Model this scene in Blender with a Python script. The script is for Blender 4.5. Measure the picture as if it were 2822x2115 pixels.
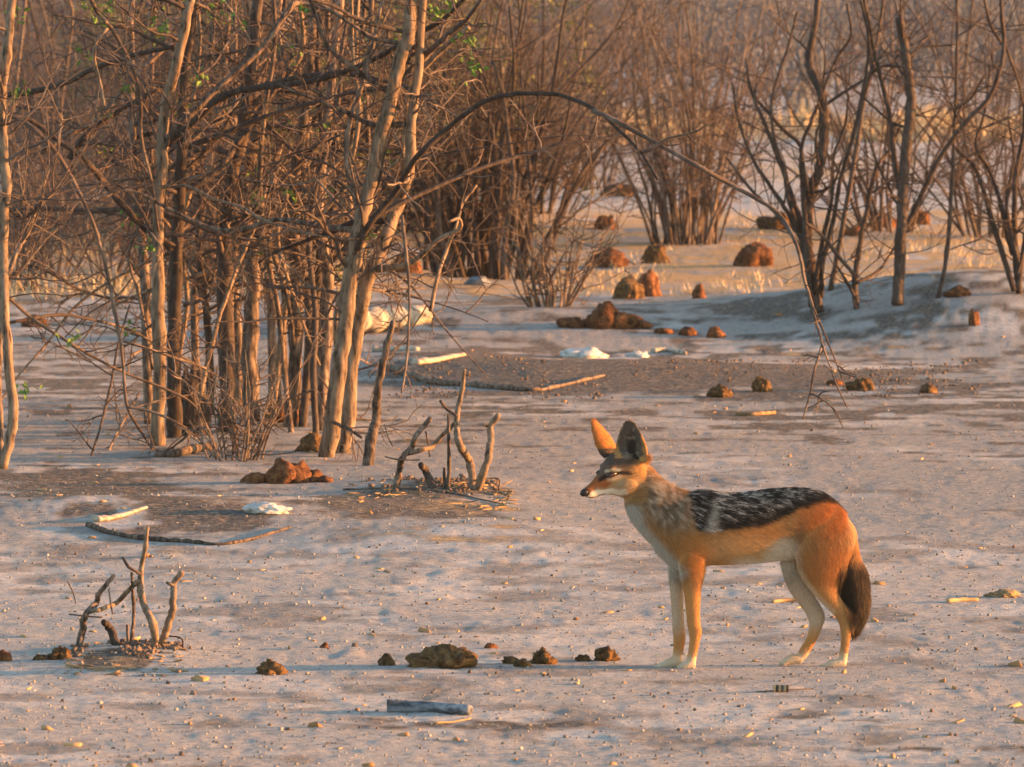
import bpy, bmesh, math, random
import numpy as np
from mathutils import Vector, noise as mnoise
from mathutils.bvhtree import BVHTree

# ------------------------------------------------------------------ camera, sky, sun, exposure
scene = bpy.context.scene
COL = scene.collection
for o in list(bpy.data.objects):
    bpy.data.objects.remove(o, do_unlink=True)

PW, PH = 2822.0, 2115.0          # size of the photograph
FP = 17325.0                     # focal length in photograph pixels
CAMH = 1.6                       # eye height
PITCH = math.atan(1075.5 / FP)
cp, sp = math.cos(PITCH), math.sin(PITCH)

cam = bpy.data.cameras.new('camera')
cam.sensor_width = 36.0
cam.lens = FP / PW * 36.0
cam.clip_start = 0.5
cam.clip_end = 9000
cam.dof.use_dof = True
cam.dof.focus_distance = 17.2
cam.dof.aperture_fstop = 17.0
cam_o = bpy.data.objects.new('camera', cam)
cam_o.location = (0, 0, CAMH)
cam_o.rotation_euler = (math.pi / 2 - PITCH, 0, 0)
COL.objects.link(cam_o)
scene.camera = cam_o

SUN_EL = math.radians(5.8)
SUN_AZ = math.radians(-4.0)      # how far the sun stands to the camera's side of due right
to_sun = Vector((math.cos(SUN_EL) * math.cos(SUN_AZ), -math.cos(SUN_EL) * math.sin(SUN_AZ), math.sin(SUN_EL)))

world = bpy.data.worlds.new('World')
scene.world = world
world.use_nodes = True
wn = world.node_tree
wn.nodes.clear()
w_out = wn.nodes.new('ShaderNodeOutputWorld')
w_bg = wn.nodes.new('ShaderNodeBackground')
w_sky = wn.nodes.new('ShaderNodeTexSky')
w_sky.sky_type = 'NISHITA'
w_sky.sun_disc = False
w_sky.sun_elevation = SUN_EL
w_sky.sun_rotation = math.atan2(to_sun.x, to_sun.y)
w_sky.air_density = 1.0
w_sky.dust_density = 1.1
w_sky.ozone_density = 1.0
w_bg.inputs['Strength'].default_value = 0.15
wn.links.new(w_sky.outputs[0], w_bg.inputs[0])
wn.links.new(w_bg.outputs[0], w_out.inputs[0])

sun = bpy.data.lights.new('sun', 'SUN')
sun.energy = 5.0
sun.angle = math.radians(0.6)
sun.color = (1.0, 0.40, 0.115)
sun_o = bpy.data.objects.new('sun', sun)
sun_o.rotation_euler = (-to_sun).to_track_quat('-Z', 'Y').to_euler()
sun_o.location = (30, -8, 12)
COL.objects.link(sun_o)

scene.view_settings.view_transform = 'Standard'
scene.view_settings.look = 'None'
scene.view_settings.exposure = 2.05
scene.view_settings.gamma = 1.0
scene.view_settings.use_curve_mapping = False
scene.render.engine = 'CYCLES'
scene.cycles.use_denoising = True
scene.cycles.denoiser = 'OPENIMAGEDENOISE'
scene.cycles.denoising_input_passes = 'RGB_ALBEDO_NORMAL'
scene.cycles.denoising_prefilter = 'ACCURATE'
scene.cycles.max_bounces = 5
scene.cycles.diffuse_bounces = 2
scene.cycles.glossy_bounces = 2
scene.cycles.transmission_bounces = 2
scene.cycles.volume_bounces = 0
scene.cycles_curves.shape = 'THICK'

# ------------------------------------------------------------------ helpers
def at(px, py, d):
    """world point seen at photograph pixel (px, py) that lies d metres out"""
    u = (px - PW / 2) / FP
    v = -(py - PH / 2) / FP
    dy = cp + v * sp
    dz = -sp + v * cp
    k = d / dy
    return np.array((u * k, d, CAMH + dz * k))

def atv(px, py, d):
    u = (np.asarray(px, float) - PW / 2) / FP
    v = -(np.asarray(py, float) - PH / 2) / FP
    dy = cp + v * sp
    dz = -sp + v * cp
    k = d / dy
    return np.stack((u * k, np.broadcast_to(np.asarray(d, float), k.shape) * np.ones_like(k), CAMH + dz * k), -1)

def proj(P):
    P = np.asarray(P, float)
    y = P[..., 1]
    z = P[..., 2] - CAMH
    depth = y * cp - z * sp
    depth = np.where(depth > 0.5, depth, 0.5)
    vv = (y * sp + z * cp) / depth
    return PW / 2 + P[..., 0] / depth * FP, PH / 2 - vv * FP

def _h(ix, iy, seed):
    n = (ix.astype(np.int64) * 374761393 + iy.astype(np.int64) * 668265263 + seed * 1442695041) & 0xFFFFFFFF
    n = ((n ^ (n >> 13)) * 1274126177) & 0xFFFFFFFF
    n = ((n ^ (n >> 16)) * 2246822519) & 0xFFFFFFFF
    return ((n ^ (n >> 15)) & 0xFFFFFF) / float(0xFFFFFF)

def vn(x, y, seed=0):
    x = np.asarray(x, float); y = np.asarray(y, float)
    xi = np.floor(x); yi = np.floor(y)
    fx = x - xi; fy = y - yi
    fx = fx * fx * fx * (fx * (fx * 6 - 15) + 10); fy = fy * fy * fy * (fy * (fy * 6 - 15) + 10)
    a = _h(xi, yi, seed); b = _h(xi + 1, yi, seed); c = _h(xi, yi + 1, seed); d = _h(xi + 1, yi + 1, seed)
    return (a * (1 - fx) + b * fx) * (1 - fy) + (c * (1 - fx) + d * fx) * fy

def fbm(x, y, seed=0, octv=4):
    s = 0; a = 0.5; t = 0
    for k in range(octv):
        s = s + a * vn(x * 2 ** k + 17.3 * k, y * 2 ** k - 9.1 * k, seed + k)
        t += a; a *= 0.5
    return s / t

def sst(e0, e1, x):
    t = np.clip((np.asarray(x, float) - e0) / (e1 - e0), 0, 1)
    return t * t * (3 - 2 * t)

def nrm(v):
    v = np.asarray(v, float)
    return v / (np.linalg.norm(v, axis=-1, keepdims=True) + 1e-12)

def mesh_from(name, V, quads=None, tris=None, smooth=True):
    V = np.asarray(V, np.float32).reshape(-1, 3)
    quads = np.zeros((0, 4), np.int32) if quads is None or len(quads) == 0 else np.asarray(quads, np.int32)
    tris = np.zeros((0, 3), np.int32) if tris is None or len(tris) == 0 else np.asarray(tris, np.int32)
    me = bpy.data.meshes.new(name)
    me.vertices.add(len(V)); me.vertices.foreach_set('co', V.ravel())
    loops = np.concatenate([quads.ravel(), tris.ravel()]).astype(np.int32)
    me.loops.add(len(loops)); me.loops.foreach_set('vertex_index', loops)
    nq, nt = len(quads), len(tris)
    me.polygons.add(nq + nt)
    st = np.concatenate([np.arange(nq) * 4, nq * 4 + np.arange(nt) * 3]).astype(np.int32)
    me.polygons.foreach_set('loop_start', st)
    me.polygons.foreach_set('use_smooth', np.full(nq + nt, smooth))
    me.update(calc_edges=True)
    return me

def link(name, data, mat=None, parent=None):
    o = bpy.data.objects.new(name, data)
    COL.objects.link(o)
    if mat is not None and data is not None:
        data.materials.append(mat)
    if parent is not None:
        o.parent = parent
    return o

def tag(o, label=None, cat=None, group=None, kind=None):
    if label: o['label'] = label
    if cat: o['category'] = cat
    if group: o['group'] = group
    if kind: o['kind'] = kind
    elif cat and 'kind' not in o.keys(): o['kind'] = 'thing'
    return o

def empty(name, loc, label=None, cat=None, group=None):
    o = bpy.data.objects.new(name, None)
    o.empty_display_size = 0.1
    o.location = [float(c) for c in loc]
    COL.objects.link(o)
    return tag(o, label, cat, group)

class Batch:
    """collects tubes, then becomes ONE mesh object"""
    def __init__(s):
        s.V = []; s.Q = []; s.T = []; s.n = 0
    def add(s, V, Q=None, T=None):
        s.V.append(V)
        if Q is not None and len(Q): s.Q.append(np.asarray(Q) + s.n)
        if T is not None and len(T): s.T.append(np.asarray(T) + s.n)
        s.n += len(V)
    def tube(s, P, R, sides=6, cap=True, flat=1.0, ref=None):
        P = np.asarray(P, float); R = np.asarray(R, float)
        t = nrm(np.gradient(P, axis=0))
        if ref is None:
            m = np.abs(t).mean(0); ref = np.zeros(3); ref[int(np.argmin(m))] = 1
        n = nrm(np.cross(t, ref)); b = np.cross(t, n)
        a = np.arange(sides) * (2 * math.pi / sides)
        V = P[:, None, :] + R[:, None, None] * (np.cos(a)[None, :, None] * n[:, None, :] * flat + np.sin(a)[None, :, None] * b[:, None, :])
        N = len(P)
        V = V.reshape(-1, 3)
        i = np.arange(N - 1)[:, None] * sides; j = np.arange(sides)[None, :]; j2 = (j + 1) % sides
        Q = np.stack([i + j, i + j2, i + sides + j2, i + sides + j], -1).reshape(-1, 4)
        T = None
        if cap:
            V = np.concatenate([V, P[:1], P[-1:]])
            c0, c1 = N * sides, N * sides + 1
            k = np.arange(sides); k2 = (k + 1) % sides
            T = np.concatenate([np.stack([np.full(sides, c0), k2, k], -1), np.stack([np.full(sides, c1), (N - 1) * sides + k, (N - 1) * sides + k2], -1)])
        s.add(V, Q, T)
    def build(s, name, mat, parent=None, origin=(0, 0, 0), smooth=True):
        V = np.concatenate(s.V) - np.asarray(origin, float)[None]
        Q = np.concatenate(s.Q) if s.Q else None
        T = np.concatenate(s.T) if s.T else None
        return link(name, mesh_from(name, V, Q, T, smooth), mat, parent)

def catmull(P, per=5):
    P = np.asarray(P, float)
    if len(P) < 3:
        t = np.linspace(0, 1, per + 1)[:, None]
        return P[0] * (1 - t) + P[-1] * t
    Q = np.concatenate([[2 * P[0] - P[1]], P, [2 * P[-1] - P[-2]]])
    out = []
    t = np.linspace(0, 1, per, endpoint=False)[:, None]
    for i in range(1, len(Q) - 2):
        p0, p1, p2, p3 = Q[i - 1], Q[i], Q[i + 1], Q[i + 2]
        out.append(0.5 * (2 * p1 + (p2 - p0) * t + (2 * p0 - 5 * p1 + 4 * p2 - p3) * t ** 2 + (-p0 + 3 * p1 - 3 * p2 + p3) * t ** 3))
    out.append(P[-1:])
    return np.concatenate(out)

# ------------------------------------------------------------------ materials
def new_mat(name, rough=0.9, spec=0.15):
    m = bpy.data.materials.new(name); m.use_nodes = True
    nt = m.node_tree
    b = nt.nodes['Principled BSDF']
    b.inputs['Roughness'].default_value = rough
    b.inputs['Specular IOR Level'].default_value = spec
    return m, nt, b

def ramp(nt, fac, stops):
    r = nt.nodes.new('ShaderNodeValToRGB')
    e = r.color_ramp.elements
    while len(e) < len(stops): e.new(0.5)
    for k, (p, c) in enumerate(stops):
        e[k].position = p; e[k].color = (*c, 1)
    nt.links.new(fac, r.inputs[0])
    return r.outputs[0]

def noise_tex(nt, scale, detail=4, rough=0.6, vec=None, dist=0.0):
    n = nt.nodes.new('ShaderNodeTexNoise')
    n.inputs['Scale'].default_value = scale; n.inputs['Detail'].default_value = detail
    n.inputs['Roughness'].default_value = rough; n.inputs['Distortion'].default_value = dist
    if vec is not None: nt.links.new(vec, n.inputs['Vector'])
    return n.outputs['Fac']

def tex_co(nt, scale=(1, 1, 1)):
    t = nt.nodes.new('ShaderNodeTexCoord')
    mp = nt.nodes.new('ShaderNodeMapping')
    mp.inputs['Scale'].default_value = scale
    nt.links.new(t.outputs['Object'], mp.inputs['Vector'])
    return mp.outputs[0]

def bump(nt, b, h, strength=0.4, dist=0.01):
    bp = nt.nodes.new('ShaderNodeBump')
    bp.inputs['Strength'].default_value = strength; bp.inputs['Distance'].default_value = dist
    nt.links.new(h, bp.inputs['Height']); nt.links.new(bp.outputs[0], b.inputs['Normal'])

def mix(nt, fac, a, c, mode='MIX'):
    m = nt.nodes.new('ShaderNodeMix'); m.data_type = 'RGBA'; m.blend_type = mode
    if isinstance(fac, float): m.inputs[0].default_value = fac
    else: nt.links.new(fac, m.inputs[0])
    for k, v in ((6, a), (7, c)):
        if isinstance(v, tuple): m.inputs[k].default_value = (*v, 1)
        else: nt.links.new(v, m.inputs[k])
    return m.outputs[2]

def speckle(name, stops, scale=40, stretch=(1, 1, 1), rough=0.9, bstr=0.5, bdist=0.004, spec=0.12, vary=0.0):
    m, nt, b = new_mat(name, rough, spec)
    v = tex_co(nt, stretch)
    f = noise_tex(nt, scale, 6, 0.65, v)
    c = ramp(nt, f, stops)
    if vary > 0:
        oi = nt.nodes.new('ShaderNodeObjectInfo')
        hv = nt.nodes.new('ShaderNodeHueSaturation')
        mr = nt.nodes.new('ShaderNodeMapRange')
        mr.inputs['To Min'].default_value = 1 - vary; mr.inputs['To Max'].default_value = 1 + vary
        nt.links.new(oi.outputs['Random'], mr.inputs['Value'])
        nt.links.new(mr.outputs[0], hv.inputs['Value']); nt.links.new(c, hv.inputs['Color'])
        c = hv.outputs[0]
    nt.links.new(c, b.inputs['Base Color'])
    bump(nt, b, f, bstr, bdist)
    return m

BARK_PALE = speckle('bark_pale', [(0.36, (0.04, 0.03, 0.023)), (0.43, (0.125, 0.094, 0.07)), (0.54, (0.195, 0.145, 0.105)), (0.66, (0.28, 0.215, 0.16))], 60, (1, 1, 0.22), vary=0.12)
BARK = speckle('bark_brown', [(0.38, (0.035, 0.028, 0.025)), (0.5, (0.105, 0.08, 0.066)), (0.64, (0.22, 0.17, 0.135))], 60, (1, 1, 0.25), vary=0.3)
BARK_DARK = speckle('bark_dark', [(0.3, (0.028, 0.023, 0.022)), (0.55, (0.07, 0.055, 0.048)), (0.8, (0.15, 0.12, 0.098))], 60, (1, 1, 0.3), vary=0.3)
TWIG = speckle('twig_bark', [(0.32, (0.04, 0.031, 0.028)), (0.5, (0.10, 0.077, 0.066)), (0.75, (0.26, 0.215, 0.18))], 9, vary=0.2)
TWIG_FAR = speckle('twig_far', [(0.3, (0.045, 0.037, 0.035)), (0.5, (0.10, 0.082, 0.076)), (0.7, (0.19, 0.155, 0.135))], 3, vary=0.25)
DUNG = speckle('dung', [(0.32, (0.032, 0.021, 0.013)), (0.5, (0.105, 0.062, 0.03)), (0.75, (0.24, 0.145, 0.065))], 55, bstr=1.0, bdist=0.012, vary=0.2)
DUNG_RED = speckle('dung_red', [(0.32, (0.04, 0.019, 0.013)), (0.5, (0.13, 0.058, 0.028)), (0.75, (0.27, 0.13, 0.06))], 40, bstr=1.0, bdist=0.015, vary=0.2)
BLEACHED = speckle('bleached_wood', [(0.34, (0.12, 0.10, 0.08)), (0.48, (0.33, 0.29, 0.24)), (0.66, (0.50, 0.46, 0.40))], 40, (0.25, 1, 1), bstr=0.8, bdist=0.006)
LOGGREY = speckle('weathered_log', [(0.36, (0.03, 0.034, 0.042)), (0.48, (0.115, 0.13, 0.155)), (0.64, (0.26, 0.285, 0.33))], 60, (0.12, 1, 1), bstr=0.8, bdist=0.003)
STICK = speckle('stick_wood', [(0.3, (0.10, 0.07, 0.045)), (0.5, (0.26, 0.18, 0.10)), (0.75, (0.42, 0.31, 0.18))], 30, bstr=0.6)
CHALK = speckle('pale_stone', [(0.3, (0.25, 0.24, 0.23)), (0.5, (0.46, 0.455, 0.45)), (0.7, (0.58, 0.575, 0.57))], 30, bstr=0.8, bdist=0.006)
STRAW = speckle('straw', [(0.3, (0.25, 0.165, 0.085)), (0.6, (0.44, 0.31, 0.165))], 6, vary=0.2)
CRUMB = speckle('soil_crumb', [(0.3, (0.05, 0.038, 0.03)), (0.6, (0.17, 0.13, 0.105))], 8)
CHIP = speckle('wood_chip', [(0.3, (0.22, 0.115, 0.05)), (0.6, (0.42, 0.27, 0.14))], 5)
GRASS = speckle('dry_grass', [(0.3, (0.28, 0.21, 0.12)), (0.5, (0.46, 0.37, 0.23)), (0.7, (0.60, 0.51, 0.35))], 1.5)
LEAF = speckle('green_leaf', [(0.3, (0.05, 0.11, 0.02)), (0.6, (0.13, 0.22, 0.045))], 12, rough=0.6)
OLIVE = speckle('olive_leaf', [(0.3, (0.06, 0.075, 0.03)), (0.6, (0.15, 0.15, 0.06))], 2, rough=0.7)

# ------------------------------------------------------------------ ground
JD = FP * CAMH / (1840 + 18.0)          # how far out the jackal stands

def flat_d(py):
    v = -(py - PH / 2) / FP
    return -CAMH * (cp + v * sp) / (-sp + v * cp)

# low banks and hollows: (px, py on the flat, half width in m, half depth in m, height in m)
MOUNDS = [(2560, 890, 1.15, 1.5, 0.17), (2822, 905, 0.9, 1.3, 0.10), (2110, 905, 0.45, 1.0, -0.06), (1500, 1015, 0.55, 0.5, 0.035), (1950, 1010, 0.5, 0.45, 0.03), (1180, 985, 0.4, 0.5, 0.04),
          (1330, 900, 0.9, 1.0, 0.07), (950, 790, 0.8, 1.6, 0.06), (1150, 1475, 0.55, 0.45, 0.022), (1500, 1500, 0.5, 0.5, 0.02),
          (1190, 1365, 0.30, 0.5, 0.03), (330, 1800, 0.16, 0.25, 0.018), (2300, 700, 1.5, 2.0, 0.05), (1650, 640, 1.4, 2.5, 0.04),
          (700, 640, 2.0, 3.0, 0.12), (2650, 600, 1.2, 4.0, 0.05), (1500, 1720, 0.30, 0.12, 0.012), (1020, 1760, 0.25, 0.12, 0.008),
          (2500, 1320, 0.7, 0.25, 0.012), (620, 1420, 0.9, 0.35, 0.03), (120, 1420, 0.8, 0.5, 0.03)]
_M = []
for (px, py, sx, sd, hh) in MOUNDS:
    d = flat_d(py); _M.append((at(px, py, d)[0], d, sx, sd, hh))
_jx = at(2080, 1840, JD)[0]

def gh(x, y):
    x = np.asarray(x, float); y = np.asarray(y, float)
    wx = x + 0.25 * (vn(x / 0.8, y / 0.8, 71) - 0.5); wy = y + 0.25 * (vn(x / 0.8, y / 0.8, 72) - 0.5)
    h = 0.011 * (fbm(wx / 1.9, wy / 1.9, 3, 3) - 0.5) * 2
    far = sst(20, 30, y)
    h = h + far * 0.05 * (fbm(x / 5.5, y / 5.5, 9, 3) - 0.5) * 2
    h = h + 0.003 * (vn(wx / 0.42, wy / 0.42, 21) - 0.5) + 0.0022 * (vn(wx / 0.17, wy / 0.17, 33) - 0.5)
    r = vn(wx / 0.11, wy / 0.11, 37)
    h = h + 0.005 * np.maximum(0, r - 0.76) * 2.6 - 0.006 * np.maximum(0, 0.18 - r)
    h = h + 0.0022 * (vn(wx / 0.052, wy / 0.052, 44) - 0.5) + 0.002 * (vn(x / 0.026, y / 0.026, 51) - 0.5)
    for (mx, md, sx, sd, hh) in _M:
        q = ((x - mx) / sx) ** 2 + ((y - md) / sd) ** 2
        h = h + hh * np.exp(-q * 0.8)
    k = np.exp(-(((x - _jx) / 0.36) ** 4 + ((y - JD) / 0.32) ** 4))
    return h * (1 - 0.9 * k) - 0.002 * k

def ground_at(px, py):
    """where the sight line through a photograph pixel meets the ground"""
    ds = np.concatenate([np.linspace(9, 40, 900), np.linspace(40.1, 220, 700)])
    P = atv(np.full_like(ds, px), np.full_like(ds, py), ds)
    below = P[:, 2] < gh(P[:, 0], P[:, 1])
    i = int(np.argmax(below)) if below.any() else len(ds) - 1
    p = P[i].copy(); p[2] = float(gh(p[0], p[1]))
    return p

def ell(px, py, x0, y0, rx, ry):
    return np.exp(-(((px - x0) / rx) ** 2 + ((py - y0) / ry) ** 2))

pys = np.arange(2330, 176, -3.5)
rows = np.concatenate([np.linspace(-60, 9, 14), [10.0, 11.0], flat_d(pys), np.geomspace(150, 6000, 24)])
halfw = np.maximum(rows, 11.0) * (PW / 2) / FP
tc = np.linspace(-1.22, 1.22, 470)
ext = np.geomspace(0.05, 5000, 22)
X = np.concatenate([(-1.22 * halfw[:, None] - ext[None, ::-1]), tc[None] * halfw[:, None], (1.22 * halfw[:, None] + ext[None])], 1)
Y = np.broadcast_to(rows[:, None], X.shape)
Z = gh(X, Y) * (1 - sst(150, 400, Y))
nr, nc = X.shape
gi = np.arange(nr * nc).reshape(nr, nc)
gq = np.stack([gi[:-1, :-1], gi[:-1, 1:], gi[1:, 1:], gi[1:, :-1]], -1).reshape(-1, 4)
gme = mesh_from('ground', np.stack([X, Y, Z], -1), gq)
GPX, GPY = proj(np.stack([X, Y, 0 * Z], -1))
dark = 0 * X
for e in [(1750, 1040, 650, 42, 1.0), (1300, 1015, 260, 48, .9), (2250, 1040, 420, 32, .8), (2650, 1060, 260, 24, .6), (1900, 985, 260, 22, .5), (200, 1360, 380, 80, .75), (1130, 1420, 330, 55, .75),
          (330, 1830, 120, 26, .9), (1230, 1375, 200, 40, .8), (1430, 850, 170, 26, .6), (1250, 810, 170, 26, .6), (2650, 755, 170, 22, .7), (2120, 895, 200, 26, .7),  # last patch paints in the shade of the hollow left of the bank
          (560, 1440, 280, 40, .7), (450, 1180, 160, 130, .5), (700, 1230, 260, 60, .4), (2300, 1985, 420, 22, .35), (1280, 1990, 350, 18, .35), (2500, 2080, 420, 30, .35), (2480, 880, 110, 22, .5), (1500, 1215, 800, 18, .2)]:
    dark = np.maximum(dark, e[4] * ell(GPX, GPY, *e[:4]))
dark = np.maximum(dark, 0.34 * sst(1420, 1100, GPY) * sst(700, 860, GPY))
straw = 0.62 * sst(870, 800, GPY) * sst(540, 620, GPY)
for e in [(1900, 770, 420, 34, .8), (2350, 800, 320, 22, 1.0), (2620, 815, 300, 18, 1.0), (2100, 650, 620, 45, .7), (1500, 640, 280, 50, .6), (250, 640, 420, 90, .9), (2100, 350, 1100, 45, 1.0), (2200, 470, 700, 45, 0.55), (700, 400, 900, 110, .8),
          (2250, 960, 350, 14, .4), (1250, 1500, 260, 30, .5), (330, 1850, 130, 22, .5), (1250, 1410, 220, 30, .6), (1650, 1830, 180, 12, .3)]:
    straw = np.maximum(straw, e[4] * ell(GPX, GPY, *e[:4]))
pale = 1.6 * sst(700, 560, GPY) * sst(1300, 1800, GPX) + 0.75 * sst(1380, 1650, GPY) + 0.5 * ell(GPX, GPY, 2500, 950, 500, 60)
bl = fbm(X / 0.6, Y / 0.6, 91, 4); bl2 = fbm(X / 0.16, Y / 0.16, 95, 4); bl3 = fbm(X / 2.5, Y / 2.5, 97, 3)
dark = np.clip(sst(0.42, 0.72, dark * 1.45 + (bl2 - 0.5) * 1.1 + (bl - 0.5) * 0.5) + 0.6 * sst(0.52, 0.68, 0.55 * bl2 + 0.45 * bl), 0, 1)
straw = np.clip(sst(0.35, 0.8, straw + (bl2 - 0.5) * 1.2), 0, 1)
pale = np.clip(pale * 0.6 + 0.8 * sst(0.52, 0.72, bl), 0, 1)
ca = gme.color_attributes.new('soil', 'FLOAT_COLOR', 'POINT')
ca.data.foreach_set('color', np.stack([dark, straw, pale, np.ones_like(dark)], -1).astype(np.float32).ravel())
m, nt, b = new_mat('bare_soil', 0.95, 0.08)
v = tex_co(nt)
at_n = nt.nodes.new('ShaderNodeAttribute'); at_n.attribute_name = 'soil'
sep = nt.nodes.new('ShaderNodeSeparateColor'); nt.links.new(at_n.outputs['Color'], sep.inputs[0])
n4 = noise_tex(nt, 19, 5, 0.65, v, 0.6); n1 = noise_tex(nt, 55, 8, 0.75, v); n2 = noise_tex(nt, 9, 6, 0.7, v); n3 = noise_tex(nt, 260, 3, 0.7, v)
c0 = ramp(nt, n1, [(0.34, (0.12, 0.119, 0.117)), (0.44, (0.235, 0.234, 0.231)), (0.54, (0.295, 0.299, 0.300)), (0.68, (0.42, 0.426, 0.428))])
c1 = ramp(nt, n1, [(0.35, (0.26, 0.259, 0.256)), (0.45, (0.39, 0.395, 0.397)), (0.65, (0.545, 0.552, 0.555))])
c2 = ramp(nt, n1, [(0.36, (0.018, 0.017, 0.016)), (0.5, (0.085, 0.078, 0.072)), (0.64, (0.24, 0.222, 0.208))])
c3 = ramp(nt, n1, [(0.32, (0.20, 0.13, 0.07)), (0.5, (0.42, 0.29, 0.15)), (0.68, (0.60, 0.44, 0.25))])
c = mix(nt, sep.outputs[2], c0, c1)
def rough_mask(sock, amount):
    a_ = nt.nodes.new('ShaderNodeMath'); a_.operation = 'MULTIPLY_ADD'; a_.inputs[1].default_value = amount; a_.inputs[2].default_value = -0.5 * amount
    nt.links.new(n4, a_.inputs[0])
    g_ = nt.nodes.new('ShaderNodeMath'); g_.operation = 'MULTIPLY_ADD'; g_.inputs[1].default_value = amount; g_.inputs[2].default_value = -0.5 * amount
    nt.links.new(n1, g_.inputs[0])
    b_ = nt.nodes.new('ShaderNodeMath'); b_.operation = 'ADD'; nt.links.new(a_.outputs[0], b_.inputs[0]); nt.links.new(g_.outputs[0], b_.inputs[1])
    d_ = nt.nodes.new('ShaderNodeMath'); d_.operation = 'ADD'; d_.use_clamp = True; nt.links.new(b_.outputs[0], d_.inputs[0]); nt.links.new(sock, d_.inputs[1])
    return d_.outputs[0]
c = mix(nt, rough_mask(sep.outputs[0], 1.5), c, c2)
c = mix(nt, rough_mask(sep.outputs[1], 1.2), c, c3)
c = mix(nt, 0.75, c, ramp(nt, n3, [(0.32, (0.4, 0.39, 0.38)), (0.48, (0.97, 0.97, 0.97)), (0.7, (1.25, 1.24, 1.23))]), 'MULTIPLY')
c = mix(nt, 0.8, c, ramp(nt, n4, [(0.30, (0.42, 0.41, 0.40)), (0.42, (0.9, 0.9, 0.9)), (0.6, (1.05, 1.05, 1.05)), (0.74, (1.3, 1.29, 1.27))]), 'MULTIPLY')
nt.links.new(c, b.inputs['Base Color'])
ad = nt.nodes.new('ShaderNodeMath'); ad.operation = 'ADD'
nt.links.new(n1, ad.inputs[0]); nt.links.new(n2, ad.inputs[1])
bump(nt, b, ad.outputs[0], 0.6, 0.018)
tag(link('ground', gme, m), 'bare grey sandy ground with dark dirt, painted hollow shade and straw', None, None, 'structure')

# ------------------------------------------------------------------ plant builders
def wander(rng, start, d0, length, n, curv, up, back=0.0):
    d0 = nrm(d0)
    k = np.arange(1, n + 1)[:, None]
    ds = d0 + np.cumsum(rng.normal(0, curv, (n, 3)), 0) + np.array([0, 0, up]) * k / n
    ds = nrm(ds) * (length / n)
    return np.concatenate([[start], start + np.cumsum(ds, 0)])

def grow(B, rng, start, d0, length, r, level, curv=0.16, up=0.1, kids=(4, 3), sides=5, leaves=None):
    n = 7 if level == 0 else 5
    P = wander(rng, start, d0, length, n, curv, up)
    R = np.linspace(r, r * 0.42, n + 1) * (1 + rng.uniform(-0.12, 0.2, n + 1))
    B.tube(P, R, sides if r > 0.0035 else 4, cap=False)
    if level < len(kids):
        for k in range(kids[level]):
            t = rng.uniform(0.18, 0.97) * n
            i = min(int(t), n - 1); f = t - i
            p = P[i] * (1 - f) + P[i + 1] * f
            td = nrm(P[i + 1] - P[i])
            sd = nrm(np.cross(td, rng.normal(0, 1, 3)))
            nd = nrm(td * rng.uniform(0.25, 0.9) + sd * rng.uniform(0.5, 1.0))
            grow(B, rng, p, nd, length * rng.uniform(0.3, 0.62), R[i] * rng.uniform(0.55, 0.8), level + 1, curv * 1.1, up, kids, sides, leaves)
    if leaves is not None and rng.random() < leaves[1]:
        leaves[0].append(P[-1])

def leaf_mesh(name, pts, rng, size, spread, per, mat, parent, origin=(0, 0, 0)):
    """small folded leaves round given points, one mesh"""
    pts = np.repeat(np.asarray(pts, float), per, 0)
    n = len(pts)
    pts = pts + rng.normal(0, spread, (n, 3))
    ax = nrm(rng.normal(0, 1, (n, 3)) + np.array([0, 0, -0.3])); sd = nrm(np.cross(ax, rng.normal(0, 1, (n, 3)))); up = np.cross(ax, sd)
    L = size * rng.uniform(0.6, 1.3, n)[:, None]; W = L * 0.28
    V = np.stack([pts, pts + ax * L * 0.5 + sd * W + up * W * 0.4, pts + ax * L, pts + ax * L * 0.5 - sd * W + up * W * 0.4], 1).reshape(-1, 3) - np.asarray(origin)
    i = np.arange(n)[:, None] * 4
    T = np.concatenate([i + np.array([[0, 1, 2]]), i + np.array([[0, 2, 3]])])
    return link(name, mesh_from(name, V, None, T, False), mat, parent)

F2P = 2822.0 / 2212.0
def fpx(L, s=F2P, ox=0.0, oy=0.0):
    return [(ox + p[0] * s, oy + p[1] * s) for p in L]

def traced(B, rng, pts, d, r0, r1, dd=0.0, sides=8, wob=0.05, per=6, r_px=True):
    """a stem through photograph pixels on a surface d .. d+dd metres out; radii in photograph pixels at that distance"""
    n = len(pts)
    dn = np.linspace(d, d + dd, n)
    P = np.array([at(p[0], p[1], q) for p, q in zip(pts, dn)])
    P[1:-1, 1] += rng.normal(0, 0.03, n - 2) if n > 2 else 0
    P = catmull(P, per)
    N = len(P)
    R = np.linspace(r0, r1, N) * d / FP
    R = R * (1 + wob * (np.interp(np.arange(N), np.arange(0, N + 3, 3), rng.uniform(-1, 1, len(np.arange(0, N + 3, 3))))))
    for q in range(max(1, N // 9)):                    # swollen nodes where side shoots left the stem
        R[rng.integers(1, N - 1)] *= rng.uniform(1.05, 1.2)
    P = P + rng.normal(0, 0.10, P.shape) * R[:, None]
    B.tube(P, R, sides, True, 1.0, np.array([0.02, 1.0, 0.05]))
    return P, R

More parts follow.
